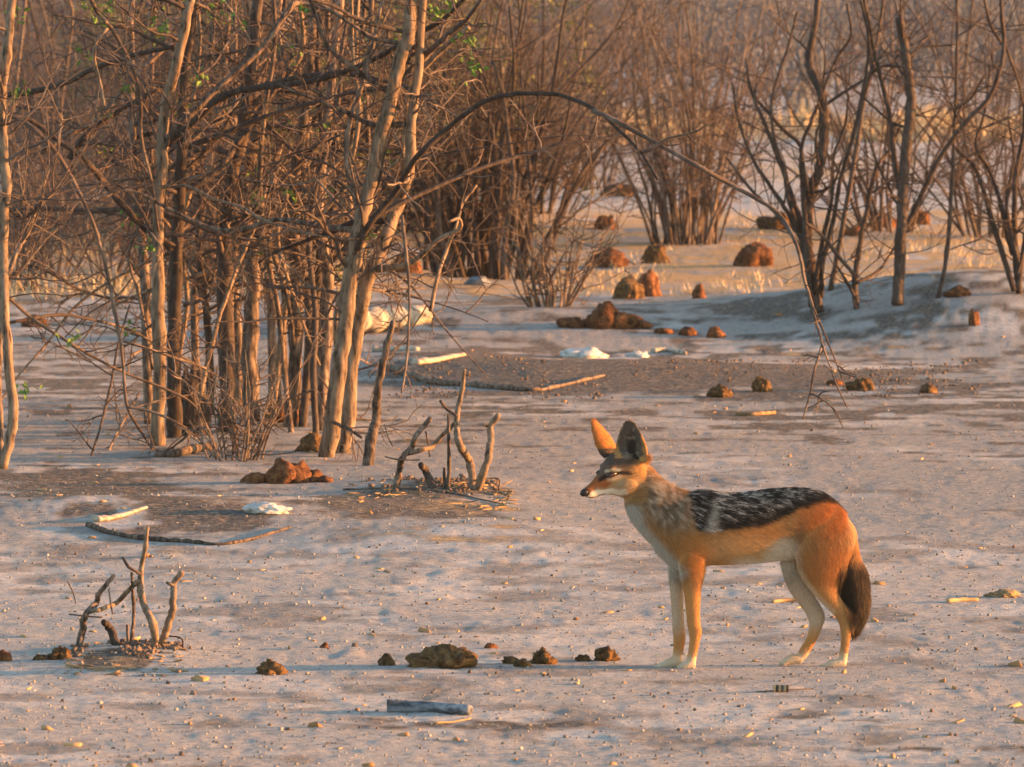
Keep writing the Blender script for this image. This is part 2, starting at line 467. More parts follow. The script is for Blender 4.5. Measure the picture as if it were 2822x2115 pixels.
def sprinkle(B, rng, P, R, count, length, kids, lo=0.2, hi=1.0, up=0.1, curv=0.16, leaves=None, rk=0.4):
    N = len(P)
    for k in range(count):
        i = int(rng.uniform(lo, hi) * (N - 2))
        td = nrm(P[i + 1] - P[i])
        sd = nrm(np.cross(td, rng.normal(0, 1, 3)))
        nd = nrm(td * rng.uniform(0.1, 0.8) + sd + np.array([0, 0, rng.uniform(-0.3, 0.3)]))
        r = min(R[i] * rk, 0.0095) * rng.uniform(0.5, 1.0)
        grow(B, rng, P[i], nd, length * rng.uniform(0.5, 1.2), max(r, 0.003), 0, curv, up, kids, 5, leaves)

# ------------------------------------------------------------------ the tall leafless bush
rng = np.random.default_rng(5)
g0 = ground_at(915, 1262)
bush_d = g0[1]
bush = empty('tall_bush', g0, 'tall leafless thorny bush of many lit stems with long branch arching over the jackal', 'bush')
TW = Batch(); TW2 = Batch(); LV = []
STEMS = [  # control points in a 2212-wide view, base radius, top radius, extra distance, bark
    ([(704, 985), (732, 800), (752, 640), (775, 500), (800, 400), (830, 270), (860, 150), (885, 60), (884, -40)], 23, 19, 0.0, BARK_PALE),
    ([(738, 1000), (765, 760), (790, 620), (830, 520), (860, 440), (885, 360), (890, 250), (905, 130), (916, -40)], 22, 13, 0.15, BARK_PALE),
    ([(340, 965), (345, 800), (342, 640), (340, 480), (350, 370), (355, 250), (385, 130), (410, 20), (418, -40)], 19, 14, 0.55, BARK_PALE),
    ([(378, 955), (377, 800), (380, 600), (387, 420), (392, 300), (400, 150), (430, -30)], 21, 12, 0.9, BARK_DARK),
    ([(322, 900), (315, 650), (300, 450), (290, 300), (283, 100), (286, -40)], 14, 9, 1.6, BARK),
    ([(492, 930), (487, 640), (483, 520), (500, 380), (520, 300), (535, 200), (548, 100), (560, -40)], 23, 16, 1.2, BARK_DARK),
    ([(545, 940), (540, 780), (546, 600), (532, 480), (524, 400), (560, 260), (548, 150), (530, -40)], 24, 14, 1.8, BARK),
    ([(622, 925), (640, 700), (635, 500), (640, 350), (665, 200), (682, -40)], 19, 12, 1.5, BARK),
    ([(690, 920), (708, 640), (704, 560), (690, 480), (692, 380), (710, 250), (738, -40)], 19, 12, 1.3, BARK),
    ([(795, 1035), (800, 960), (812, 905), (815, 850), (830, 770), (850, 695)], 17, 8, -0.45, BARK),
    ([(455, 905), (450, 700), (432, 560), (430, 430), (415, 300)], 12, 7, 2.2, BARK_DARK),
    ([(590, 915), (588, 700), (575, 520), (590, 380), (610, 240), (600, 60), (610, -40)], 14, 9, 2.6, BARK),
    ([(660, 905), (668, 700), (655, 560), (668, 420), (650, 250), (640, -40)], 13, 8, 2.9, BARK_DARK),
    ([(430, 900), (420, 640), (440, 420), (470, 250), (490, 80), (500, -40)], 12, 8, 2.5, BARK),
    ([(515, 900), (512, 700), (498, 560), (490, 420), (470, 280), (455, 120), (470, -40)], 13, 8, 2.8, BARK),
]
drawn = []; owner = []
for (pts, r0, r1, off, mt) in STEMS:
    pts = fpx(pts)
    gb = ground_at(pts[0][0], min(pts[0][1], 1320))
    d = bush_d + off
    # the stem leaves the ground where the ground really is at that distance
    x0 = at(pts[0][0], pts[0][1], d)[0]
    zb = float(gh(x0, d)) - 0.03
    qx, qy = proj(np.array([x0, d, zb]))
    pts = [(float(qx), float(qy))] + [p for p in pts[1:] if p[1] < qy - 20]
    B = Batch()
    P, R = traced(B, rng, pts, d, r0 * 0.98, r1 * 0.9, rng.uniform(-0.15, 0.15), 10)
    drawn.append((P, R)); owner.append(B.build('stem', mt, bush, g0))
LIMBS = [
    ([(748, 600), (790, 500), (850, 420), (900, 340), (960, 285), (1030, 230), (1090, 207), (1150, 203), (1215, 208), (1290, 240), (1335, 280), (1385, 330), (1420, 388)], 9.5, 3.5, 0.1, BARK_DARK, -1.2),
    ([(1280, 238), (1330, 262), (1400, 300), (1500, 355), (1580, 400), (1660, 445), (1692, 475), (1720, 530), (1740, 610), (1755, 660), (1767, 710), (1775, 745), (1757, 800), (1750, 850), (1735, 905)], 7, 2.6, -0.85, TWIG, -0.6),
    ([(1775, 745), (1790, 780), (1806, 830), (1830, 880)], 3.2, 1.6, -1.4, TWIG, 0),
    ([(1756, 662), (1780, 720), (1805, 780), (1830, 850)], 3, 1.4, -1.4, TWIG, 0),
    ([(1750, 850), (1775, 862), (1800, 885), (1822, 925)], 2.6, 1.4, -1.4, TWIG, 0),
    ([(1386, 332), (1405, 322), (1445, 300), (1500, 285), (1530, 268)], 4, 2, -0.95, TWIG, -0.2),
    ([(362, 312), (420, 262), (480, 210), (545, 192), (640, 180), (740, 158), (840, 112), (900, 75), (960, 40), (1020, -20)], 11, 6, 0.6, BARK_DARK, -0.5),
    ([(548, 192), (640, 168), (740, 160), (830, 175), (900, 200), (945, 240)], 9, 4, 0.9, BARK_DARK, -0.6),
    ([(360, 300), (460, 200), (560, 110), (625, 20), (650, 8), (720, 24), (800, 50), (832, 58)], 10, 5, 0.6, BARK, 0.3),
    ([(-20, 208), (60, 200), (140, 180), (200, 150), (290, 120), (380, 100)], 9, 6, 1.3, BARK_DARK, -0.5),
    ([(-20, 240), (60, 258), (120, 300), (180, 340), (220, 390), (262, 440), (310, 490), (372, 535)], 6, 11, 0.2, BARK_DARK, 0.5),
    ([(150, 345), (180, 300), (240, 250), (300, 215), (340, 195)], 10, 5, 0.9, BARK_DARK, 0),
    ([(90, 330), (150, 290), (210, 262), (280, 180), (350, 110), (420, 60)], 7, 4, 1.0, BARK, 0.3),
    ([(190, -20), (212, 30), (245, 70), (290, 160), (302, 225), (305, 300), (328, 400), (342, 500)], 6, 4, -0.1, TWIG, 0.6),
    ([(232, 62), (210, 90), (205, 130), (215, 180), (225, 230)], 4.5, 4, -0.1, BARK_PALE, 0),
    ([(-10, 238), (40, 258), (85, 290), (120, 330), (160, 400), (200, 480), (225, 570), (245, 660), (260, 730), (266, 800), (275, 880), (305, 935), (332, 975)], 7, 3.5, -0.15, TWIG, 0.2),
    ([(275, 880), (330, 890), (385, 915), (408, 935), (375, 965), (352, 975)], 4, 3, 0.0, TWIG, 0.1),
    ([(0, 625), (60, 685), (150, 740), (250, 800), (390, 858), (432, 892)], 5, 3, 0.1, TWIG, 0.4),
    ([(-10, 705), (60, 690), (130, 680), (200, 690), (270, 712), (340, 745), (400, 775), (500, 830)], 4.5, 3, 0.2, TWIG, 0.8),
    ([(268, 738), (340, 760), (420, 790), (455, 800)], 4, 2.4, 0.1, TWIG, 0.6),
    ([(18, 600), (60, 575), (110, 590), (160, 620), (220, 640), (270, 655)], 4.5, 3, 1.5, BARK_DARK, 0.4),
    ([(188, 1012), (215, 930), (238, 830), (255, 745), (280, 660)], 4, 3, 0.0, BARK_DARK, 0.6),
    ([(222, 1008), (240, 960), (262, 920), (300, 850)], 3.5, 3, 0.1, BARK, 0.8),
    ([(330, 800), (300, 640), (280, 540), (345, 470), (400, 560), (455, 690)], 5, 3.5, 0.9, BARK, 0.4),
    ([(1012, 60), (930, 132), (885, 200), (876, 265), (870, 330), (845, 362), (773, 382), (680, 480)], 7, 4, 0.15, BARK_PALE, 0.5),
    ([(905, 132), (940, 100), (985, 62), (1010, 40), (1040, 0)], 9, 5, 0.15, BARK_DARK, -0.4),
    ([(700, 905), (745, 925), (780, 945)], 6, 4, 0.0, BARK, -0.3),
    ([(930, 672), (945, 600), (965, 540), (985, 490), (1000, 440), (1030, 400)], 6, 3, 0.3, BARK_PALE, 0.2),
    ([(868, 465), (878, 560), (884, 640), (880, 760), (868, 850)], 5, 2.5, -0.2, TWIG, -0.1),
    ([(430, 860), (470, 700), (520, 560), (560, 470), (580, 380)], 7, 4, 0.8, BARK_PALE, 0.4),
    ([(395, 660), (450, 640), (520, 560), (500, 480), (440, 400), (400, 380)], 6, 4, 1.3, BARK, 0),
    ([(470, 330), (540, 420), (580, 520), (620, 640), (640, 780)], 7, 5, 1.3, BARK, 0.2),
    ([(620, 420), (600, 520), (640, 660), (690, 790)], 6, 4, 0.9, BARK_PALE, 0.2),
    ([(385, 420), (470, 370), (520, 300), (590, 200), (640, 110)], 10, 6, 0.9, BARK_DARK, 0.3),
    ([(560, 255), (640, 330), (700, 350), (760, 390)], 5, 3, 1.2, BARK, -0.5),
    ([(520, 480), (620, 380), (700, 300), (760, 220), (800, 110), (840, 20)], 6, 4, 1.2, BARK, 0),
]
for (pts, r0, r1, off, mt, dd) in LIMBS:
    B = Batch()
    P, R = traced(B, rng, fpx(pts), bush_d + off, r0, r1, dd, 8, 0.12)
    drawn.append((P, R)); owner.append(B.build('branch', mt, bush, g0))
for k in range(16):                                  # thin stems crowding the bush
    x = rng.uniform(310, 770); off = rng.uniform(0.5, 3.2)
    xx = [x]
    for q in range(7): xx.append(xx[-1] + rng.normal(4, 16))
    d = bush_d + off; wx0 = at(x * F2P, 1200, d)[0]
    qx, qy = proj(np.array([wx0, d, float(gh(wx0, d)) - 0.03]))
    ys = np.linspace(float(qy), -50, 8)
    pts = [(a_ * F2P, b_) for a_, b_ in zip(xx, ys)]
    B = Batch(); P, R = traced(B, rng, pts, d, rng.uniform(7, 12), rng.uniform(4, 7), rng.uniform(-.2, .2), 8)
    owner.append(B.build('stem', [BARK, BARK_DARK, BARK, BARK_PALE][k % 4], bush, g0)); drawn.append((P, R))
ns = len(drawn)
for k in range(90):                                  # crossing limbs, each rooted on a stem
    qi = int(rng.choice([0, 1, 2, 3, 4, 5, 6, 7, 8, 10, 11, 12, 13, 14] + list(range(len(STEMS) + len(LIMBS), ns)))); P, R = drawn[qi]
    i = int(rng.uniform(0.3, 0.95) * (len(P) - 1))
    a = rng.choice([-1, 1]) * rng.uniform(0.5, 1.3) if P[i][0] > -1.2 else rng.uniform(0.3, 1.3)
    dr = np.array([a, rng.uniform(-0.35, 0.35), rng.uniform(-0.35, 0.8)])
    Q_ = catmull(wander(rng, P[i], dr, rng.uniform(0.5, 1.15), 7, 0.22, rng.uniform(-0.6, 0.5)), 3)
    r_ = min(R[i] * 0.6, rng.uniform(0.006, 0.014))
    Rr = np.linspace(r_, r_ * 0.35, len(Q_)) * (1 + rng.uniform(-0.12, 0.15, len(Q_)))
    B = Batch(); B.tube(Q_, Rr, 7); B.build('branch', [BARK_DARK, BARK, BARK_DARK, BARK_PALE][k % 4], owner[qi], g0)
    drawn.append((Q_, Rr))
for k, (P, R) in enumerate(drawn):
    if k == 9: continue
    big = k < len(STEMS)
    arch = len(STEMS) <= k < len(STEMS) + 6
    cnt = 13 if big else (4 if arch else 6)
    sprinkle(TW if k % 2 else TW2, rng, P, R, cnt, 0.42 if big else (0.09 if arch else 0.26), (4, 2) if big else ((1,) if arch else (3, 2)), 0.22 if big else 0.05, 0.98, 0.05, 0.2, (LV, 0.02), 0.42)
tw = TW.build('twigs', TWIG, bush, g0); tw['kind'] = 'stuff'
tw = TW2.build('twigs', BARK_DARK, bush, g0); tw['kind'] = 'stuff'
# small green shoots still on the twigs
lp = [at(x, y, bush_d + o) for (x, y, o) in [(40, 30, .3), (50, 45, .3), (230, 15, .4), (270, 35, .4), (262, 52, .4), (300, 28, .5), (60, 245, .2), (45, 262, .2), (840, 10, .1), (1305, 180, 0), (1292, 190, 0), (1312, 172, 0),
                                             (1200, 28, 0), (1208, 36, 0), (1240, 5, 0), (190, 935, 0), (200, 925, 0), (55, 1062, 0), (70, 1080, 0), (405, 690, .3), (1275, 100, 0), (1300, 120, 0), (800, 540, 1), (700, 545, 1.), (450, 80, 1), (440, 100, 1.2)]]
lf = leaf_mesh('leaf_shoots', lp + LV[:40], rng, 0.026, 0.016, 9, LEAF, bush, g0); lf['kind'] = 'stuff'

# slender tree at the picture's edge, its shoots and the dry seed pod
ge = ground_at(4, 1295)
edge = empty('edge_sapling', ge, 'slender orange lit sapling beside the tall bush with one round dry pod', 'sapling')
TW = Batch()
for (pts, r0, r1, off, mt) in [([(4, 1012), (28, 900), (12, 700), (5, 500), (12, 400), (4, 250), (16, 120), (32, -40)], 14, 12, 0, BARK_PALE), ([(2, 990), (-4, 800), (8, 650), (30, 560), (60, 500), (80, 440)], 9, 5, 0.1, BARK), ([(16, 450), (50, 470), (90, 440), (130, 400)], 6, 4, 0.1, BARK)]:
    B = Batch(); P, R = traced(B, rng, fpx(pts), ge[1] + off, r0, r1, 0.1, 10)
    B.build('stem', mt, edge, ge); sprinkle(TW, rng, P, R, 16, 0.35, (3, 2), 0.3)
TW.build('twigs', TWIG, edge, ge)['kind'] = 'stuff'

# ------------------------------------------------------------------ shrubs drawn from the photograph on the right
def traced_shrub(name, label, cat, base_px, stems, s, ox, oy, twigs=12, tlen=0.35, kids=(3, 2), seed=1, mat=BARK_DARK, group=None, leaves=0.0):
    rr = np.random.default_rng(seed)
    g = ground_at(*base_px)
    e = empty(name, g, label, cat, group)
    T = Batch(); L = []
    for (pts, r0, r1) in stems:
        B = Batch()
        P, R = traced(B, rr, fpx(pts, s, ox, oy), g[1] + rr.uniform(-0.04, 0.04), r0, r1, rr.uniform(-0.25, 0.25), 8, 0.1)
        B.build('stem', mat, e, g)
        sprinkle(T, rr, P, R, twigs, tlen, kids, 0.25, 1.0, 0.25, 0.14, (L, leaves))
    if T.V:
        T.build('twigs', BARK_DARK, e, g)['kind'] = 'stuff'
    return e, g

S5 = 722.0 / 1330.0
traced_shrub('snag', 'bare forked snag with a thick broken top and long side branches', 'tree', (2473, 842),
    [([(688, 1552), (700, 1350), (705, 1150), (715, 950), (740, 650), (757, 500), (735, 330), (715, 200), (697, 92)], 17, 11),
     ([(706, 975), (672, 800), (660, 650), (620, 450), (580, 300), (540, 100), (505, -60)], 8, 4.5),
     ([(706, 1200), (760, 1100), (830, 950), (930, 760), (1050, 600), (1150, 500), (1210, 330), (1232, 200), (1215, 80), (1215, -60)], 8, 5),
     ([(1230, 240), (1160, 130), (1120, -40)], 5, 3.5), ([(1235, 230), (1300, 420), (1330, 560)], 4, 3)], S5, 2100, 0, 6, 0.5, (3, 1), 11, BARK_DARK)
traced_shrub('spreading_shrub', 'many stemmed spreading leafless shrub left of the forked snag on a dark hollow', 'shrub', (2245, 872),
    [([(280, 1590), (235, 1300), (230, 1150), (242, 1000), (290, 850), (312, 650), (300, 480), (260, 390), (238, 290), (270, 120), (285, -40)], 19, 8),
     ([(250, 1560), (215, 1100), (200, 850), (195, 740), (100, 650), (20, 560), (-50, 480)], 8, 4),
     ([(235, 1000), (200, 760), (240, 640), (275, 560), (305, 470), (380, 300), (450, 180), (430, 20)], 6, 3.5),
     ([(318, 535), (430, 460), (540, 390), (600, 340), (720, 340)], 5, 3),
     ([(255, 1300), (180, 1080), (100, 850), (20, 650), (-60, 450), (-80, 300)], 8, 4),
     ([(250, 1330), (130, 1080), (30, 930), (-50, 800), (-120, 600), (-150, 420)], 7, 3.5),
     ([(250, 1350), (100, 1120), (-60, 960), (-180, 800)], 6, 3),
     ([(262, 1500), (300, 1250), (350, 1000), (360, 800), (420, 650), (440, 480)], 7, 3),
     ([(300, 1510), (310, 1330), (360, 1130), (400, 900), (470, 650), (520, 420), (540, 200), (490, -40)], 7, 4),
     ([(260, 1540), (220, 1280), (130, 1000), (110, 850), (60, 700), (50, 500), (130, 250), (180, 60)], 7, 3.5)], S5, 2100, 0, 6, 0.45, (3, 2), 12, BARK_DARK)
traced_shrub('forked_sapling', 'low forked sapling growing between the spreading shrub and the snag', 'sapling', (2362, 858),
    [([(484, 1590), (472, 1440), (495, 1250), (540, 1050), (582, 850), (640, 780), (705, 640)], 9, 4),
     ([(478, 1440), (600, 1370), (680, 1250), (760, 1150)], 5, 3), ([(470, 1400), (380, 1290), (300, 1190), (220, 1130)], 6, 4), ([(560, 980), (640, 920), (700, 860)], 4, 2.5), ([(470, 1500), (420, 1420), (380, 1350)], 5, 3)], S5, 2100, 0, 7, 0.35, (3, 1), 13, BARK_DARK)
traced_shrub('leaning_pole_sapling', 'thin straight sapling leaning away from the spreading shrub', 'sapling', (2300, 800),
    [([(345, 1480), (390, 1240), (440, 950), (490, 680), (522, 500), (552, 380), (590, 180), (625, -40)], 8, 4.5)], S5, 2100, 0, 12, 0.4, (3, 1), 14)
traced_shrub('pole_sapling', 'thin upright sapling standing right of the forked snag', 'sapling', (2585, 826),
    [([(888, 1535), (930, 1320), (958, 1000), (975, 700), (985, 400), (992, -40)], 6.5, 4), ([(968, 850), (1040, 800), (1120, 760), (1230, 690)], 3.5, 2), ([(975, 560), (1060, 500), (1130, 380)], 3.5, 2)], S5, 2100, 0, 8, 0.4, (3, 1), 15)
traced_shrub('clumped_shrub', 'leafless shrub clump beyond the snag at the dark bank edge', 'shrub', (2815, 812),
    [([(1305, 1490), (1285, 1200), (1290, 900), (1330, 700), (1340, 500)], 10, 5), ([(1280, 1480), (1180, 1150), (1090, 870), (1010, 780), (930, 700)], 8, 4),
     ([(1300, 1480), (1340, 1200), (1400, 900)], 8, 4), ([(1270, 1300), (1200, 1000), (1150, 850), (1080, 740), (1130, 560), (1160, 330)], 6, 3), ([(1300, 1330), (1240, 1050), (1280, 820), (1250, 600)], 6, 3), ([(1290, 1420), (1350, 1150), (1300, 950)], 6, 3)], S5, 2100, 0, 6, 0.45, (3, 2), 16)

# ------------------------------------------------------------------ brooms: shrubs of many straight shoots
def broom(seed, n_parts, n_more, height, spread, foot, r, mat, twmat, kids=(3, 2), tw_per=5, tlen=0.35, lean=0.0, leaves=None, curv=0.15):
    """prototype at the world origin, moved or copied later: (empty, children)"""
    rr = np.random.default_rng(seed)
    e = empty('broom_shrub', (0, 0, 0))
    T = Batch(); L = []
    for k in range(n_parts + n_more):
        a = rr.uniform(0, 2 * math.pi); q = math.sqrt(rr.uniform(0, 1))
        st = np.array([foot * q * math.cos(a), foot * q * math.sin(a), -0.05])
        dr = np.array([math.cos(a) * q * spread + lean, math.sin(a) * q * spread, 1.0])
        hh = height * rr.uniform(0.55, 1.1)
        P = catmull(wander(rr, st, dr, hh, 6, curv, 0.05), 3)
        R = np.linspace(r, r * 0.3, len(P)) * rr.uniform(0.6, 1.25) * (1 + rr.uniform(-0.1, 0.12, len(P)))
        B = Batch() if k < n_parts else T
        B.tube(P, R, 7 if k < n_parts else 5, True)
        if k < n_parts: B.build('stem', mat, e)
        sprinkle(T, rr, P, R, tw_per, tlen, kids, 0.2, 1.0, 0.3, 0.14, (L, 0.25) if leaves else None, 0.5)
    t = T.build('twigs', twmat, e); t['kind'] = 'stuff'
    if leaves and L:
        l = leaf_mesh('foliage', L, rr, leaves[0], leaves[1], leaves[2], leaves[3], e); l['kind'] = 'stuff'
    return e

def copy_tree(o, parent=None):
    c = o.copy(); COL.objects.link(c); c.parent = parent
    for ch in o.children: copy_tree(ch, c)
    return c

def place(e, px, py, rz=0.0, sc=1.0, name=None, label=None, cat='shrub', group=None):
    g = ground_at(px, py)
    e.location = [float(c) for c in g]; e.rotation_euler = (0, 0, rz); e.scale = (sc, sc, sc)
    if name: e.name = name
    return tag(e, label, cat, group)

place(broom(31, 18, 20, 1.9, 0.26, 0.30, 0.018, BARK_DARK, BARK_DARK, (4, 2), 7, 0.4), 1345, 768, 0, 1.0, 'dense_shrub', 'dense dark shrub of upright stems behind the tall bush')
place(broom(32, 12, 10, 1.8, 0.24, 0.20, 0.016, BARK_DARK, BARK_DARK, (4, 2), 6, 0.4), 1245, 745, 1, 1.0, 'dense_shrub', 'narrow dark shrub crowded against the dense dark shrub')
place(broom(33, 12, 16, 0.72, 0.45, 0.10, 0.007, BARK_PALE, TWIG, (2, 1), 4, 0.16), 1515, 845, 0, 1.0, 'shoot_clump', 'low clump of pale grey shoots by the dense dark shrub')
place(broom(34, 24, 30, 1.75, 0.25, 0.22, 0.010, BARK, TWIG, (4, 2), 7, 0.4, curv=0.12), 1885, 672, 0, 1.0, 'fan_shrub', 'reddish fan shaped shrub of many shoots among the dung heaps')
place(broom(33, 10, 14, 0.46, 0.45, 0.10, 0.005, BARK_PALE, TWIG, (2, 1), 4, 0.12), 655, 1268, 2, 1.0, 'shoot_clump', 'low clump of pale grey shoots inside the tall bush')

protos = [broom(40 + k, 7, 12, 2.3, 0.42, 0.22, 0.013, BARK_DARK, TWIG_FAR, (4, 2), 7, 0.5, curv=0.18) for k in range(3)]
oliv = broom(47, 5, 8, 2.2, 0.45, 0.25, 0.014, BARK, TWIG_FAR, (3, 2), 6, 0.5, 0.0, (0.05, 0.06, 22, OLIVE))
spots = [(40, 800), (150, 772), (290, 790), (430, 760), (570, 785), (700, 745), (830, 735), (60, 700), (190, 640), (330, 668), (455, 615), (560, 690), (640, 600), (760, 560), (860, 640), (985, 565), (1080, 600), (120, 560), (270, 520), (420, 500), (590, 490), (900, 470), (1180, 640),
         (1480, 590), (1620, 520), (1300, 520), (40, 455), (700, 455), (1110, 480), (1430, 470), (520, 420), (230, 425), (1560, 410), (1020, 410), (820, 400),
         (2720, 655), (2790, 540), (2440, 640)]
rr = np.random.default_rng(77)
for k, (x, y) in enumerate(spots):
    p = protos[k % 3]
    e = p if k < 3 else copy_tree(p)
    right = x > 1450
    place(e, x, y, rr.uniform(0, 6.28), rr.uniform(0.8, 1.15) * (0.8 if x > 2100 else (0.55 if y > 720 else 1.0)), 'thicket_shrub', 'sparse leafless shrub standing on the pale open ground behind the snag' if x > 1900 else ('brown leafless shrub in the thicket behind the fan shaped shrub' if right else 'brown leafless shrub in the thicket behind the tall bush'), 'shrub',
          'shrubs on the open ground' if x > 1900 else ('shrubs behind the fan shaped shrub' if right else 'shrubs in the thicket behind the tall bush'))
for k, (x, y) in enumerate([(940, 700), (1040, 640), (880, 610), (560, 560), (480, 470), (1180, 560)]):
    e = oliv if k == 0 else copy_tree(oliv)
    place(e, x, y, k * 1.7, 0.8 + 0.06 * k, 'olive_shrub', 'olive green leafy shrub half hidden by the tall bush', 'shrub', 'leafy shrubs behind the tall bush')

# far wood: one mass of bare bushes beyond the open pan
rr = np.random.default_rng(8)
T = Batch()
for k in range(420):
    d = rr.uniform(78, 150); x = rr.uniform(-1, 1) * d * 0.125
    st = np.array([x, d, -0.1])
    for q in range(4):
        dr = np.array([rr.uniform(-0.55, 0.55), rr.uniform(-0.55, 0.55), 1.0])
        grow(T, rr, st + np.array([rr.uniform(-.3, .3), rr.uniform(-.3, .3), 0]), dr, rr.uniform(1.8, 3.6), rr.uniform(0.014, 0.03), 0, 0.12, 0.1, (4, 2), 4)
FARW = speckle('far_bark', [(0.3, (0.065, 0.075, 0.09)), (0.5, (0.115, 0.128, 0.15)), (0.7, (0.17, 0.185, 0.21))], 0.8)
tag(T.build('far_wood', FARW), 'hazy brown wood of bare bushes beyond the open ground', 'wood', None, 'stuff')

# ------------------------------------------------------------------ dry grass and litter
def blades(name, px, py, h, wid, mat, label, seed, cat):
    rr = np.random.default_rng(seed)
    d = flat_d(np.asarray(py)); P = atv(px, py, d); P[:, 2] = gh(P[:, 0], P[:, 1]) - 0.004
    n = len(P)
    a = rr.uniform(0, math.pi, n); s = np.stack([np.cos(a), np.sin(a), 0 * a], -1)
    ln = rr.normal(0, 0.35, (n, 3)); ln[:, 2] = 1; ln = nrm(ln); l2 = nrm(ln + rr.normal(0, 0.35, (n, 3)) * np.array([1, 1, 0.2]))
    h = (h * rr.uniform(0.4, 1.3, n))[:, None]; w = (wid * rr.uniform(0.6, 1.4, n))[:, None]
    M = P + ln * h * 0.55; Tp = M + l2 * h * 0.5
    V = np.stack([P - s * w, P + s * w, M + s * w * 0.7, M - s * w * 0.7, Tp], 1).reshape(-1, 3)
    i = np.arange(n)[:, None] * 5
    o = link(name, mesh_from(name, V, i + np.array([[0, 1, 2, 3]]), i + np.array([[3, 2, 4]]), False), mat)
    return tag(o, label, cat, None, 'stuff')

rr = np.random.default_rng(3)
def scatter(n, x0, x1, y0, y1, clump=None):
    px = rr.uniform(x0, x1, n); py = rr.uniform(y0, y1, n)
    if clump:
        k = fbm(px / clump, py / (clump * 0.3), 5, 3)
        s = k > np.quantile(k, 0.5); px = px[s]; py = py[s]
    return px, py
gx = []; gy = []
for (n, x0, x1, y0, y1) in [(8000, 1300, 3000, 325, 400), (3000, -100, 1300, 300, 480), (2600, 2300, 2900, 770, 835), (1600, 1500, 2300, 700, 830), (6000, -100, 950, 560, 830), (1600, 2350, 2850, 640, 760), (900, 1400, 2200, 600, 690)]:
    a_, b_ = scatter(n, x0, x1, y0, y1, 160); gx.append(a_); gy.append(b_)
gx = np.concatenate(gx); gy = np.concatenate(gy)
hh = np.where(gy < 440, 0.26, np.where(gx < 1000, 0.14, 0.045))
blades('dry_grass', gx, gy, hh, np.where(gy < 440, 0.012, 0.0026), GRASS, 'dry straw coloured grass in patches on the ground behind the bushes', 4, 'grass')

def bits(name, n, x0, x1, y0, y1, L, W, H, mat, label, seed, cat, clump=None, weight=None):
    """tiny elongated pieces lying about, one mesh"""
    global rr
    rr = np.random.default_rng(seed)
    px, py = scatter(n, x0, x1, y0, y1, clump)
    P = atv(px, py, flat_d(py)); P[:, 2] = gh(P[:, 0], P[:, 1]); n = len(P)
    a = rr.uniform(0, 6.28, n); t = rr.normal(0, 0.15, n)
    u = np.stack([np.cos(a), np.sin(a), t], -1); v_ = np.stack([-np.sin(a), np.cos(a), 0 * a], -1); w_ = np.cross(u, v_)
    q = np.exp(np.clip(rr.normal(0, 0.4, n), -1, 0.8))[:, None]
    l = L * q; w = W * q * rr.uniform(0.6, 1.5, n)[:, None]; h = H * q * rr.uniform(0.6, 1.5, n)[:, None]
    C = P + np.array([0, 0, 1]) * h * 0.35
    off = [(-1, -.5, -.6), (-.8, .7, -.6), (.9, .6, -.6), (1, -.7, -.6), (-.6, -.4, .8), (-.7, .4, 1), (.6, .5, .7), (.7, -.3, 1)]
    V = np.stack([C + u * l * (p + rr.uniform(-.45, .45, (n, 1))) + v_ * w * (r_ + rr.uniform(-.4, .4, (n, 1))) + w_ * h * (s_ + rr.uniform(-.4, .4, (n, 1))) for (p, r_, s_) in off], 1).reshape(-1, 3)
    i = np.arange(n)[:, None, None] * 8
    Q = (i + np.array([[[3, 2, 1, 0], [4, 5, 6, 7], [0, 1, 5, 4], [1, 2, 6, 5], [2, 3, 7, 6], [3, 0, 4, 7]]])).reshape(-1, 4)
    return tag(link(name, mesh_from(name, V, Q, None, True), mat), label, cat, None, 'stuff')
GRIT = speckle('soil_grit', [(0.35, (0.09, 0.086, 0.08)), (0.5, (0.21, 0.205, 0.195)), (0.65, (0.36, 0.35, 0.335))], 4)
bits('soil_grit', 9000, -200, 3000, 1080, 2250, 0.0024, 0.0022, 0.0015, GRIT, 'fine grey grit covering the sandy ground', 20, 'soil', None)
bits('soil_crumbs', 700, -200, 3000, 900, 2200, 0.0034, 0.003, 0.0024, CRUMB, 'small dark crumbs of soil scattered over the grey ground', 21, 'soil', 300)
bits('soil_clods', 1800, 900, 2700, 985, 1090, 0.0045, 0.004, 0.003, CRUMB, 'dark clods along the churned strip of earth', 22, 'soil', 200)
bits('straw_litter', 300, -200, 3000, 850, 2200, 0.011, 0.002, 0.002, STRAW, 'pale straw bits scattered over the grey ground', 23, 'litter', 260)
bits('chip_litter', 190, -200, 3000, 850, 2200, 0.009, 0.004, 0.003, CHIP, 'orange brown chips scattered over the grey ground', 24, 'litter')
bits('twig_litter', 260, 180, 520, 1785, 1860, 0.013, 0.0014, 0.0014, STICK, 'broken twig litter round the front cut stump', 25, 'litter', 60)
bits('stump_soil', 900, 200, 500, 1780, 1825, 0.004, 0.0036, 0.0026, CRUMB, 'dark crumbly soil heaped round the front cut stump', 27, 'soil', 90)
bits('root_soil', 1100, 990, 1370, 1335, 1385, 0.0045, 0.0042, 0.003, CRUMB, 'dark crumbly soil heaped round the stump beside the tall bush', 28, 'soil', 90)
bits('bark_litter', 300, 970, 1410, 1345, 1425, 0.017, 0.0018, 0.0018, STICK, 'broken twig litter round the cut stump beside the tall bush', 26, 'litter', 60)

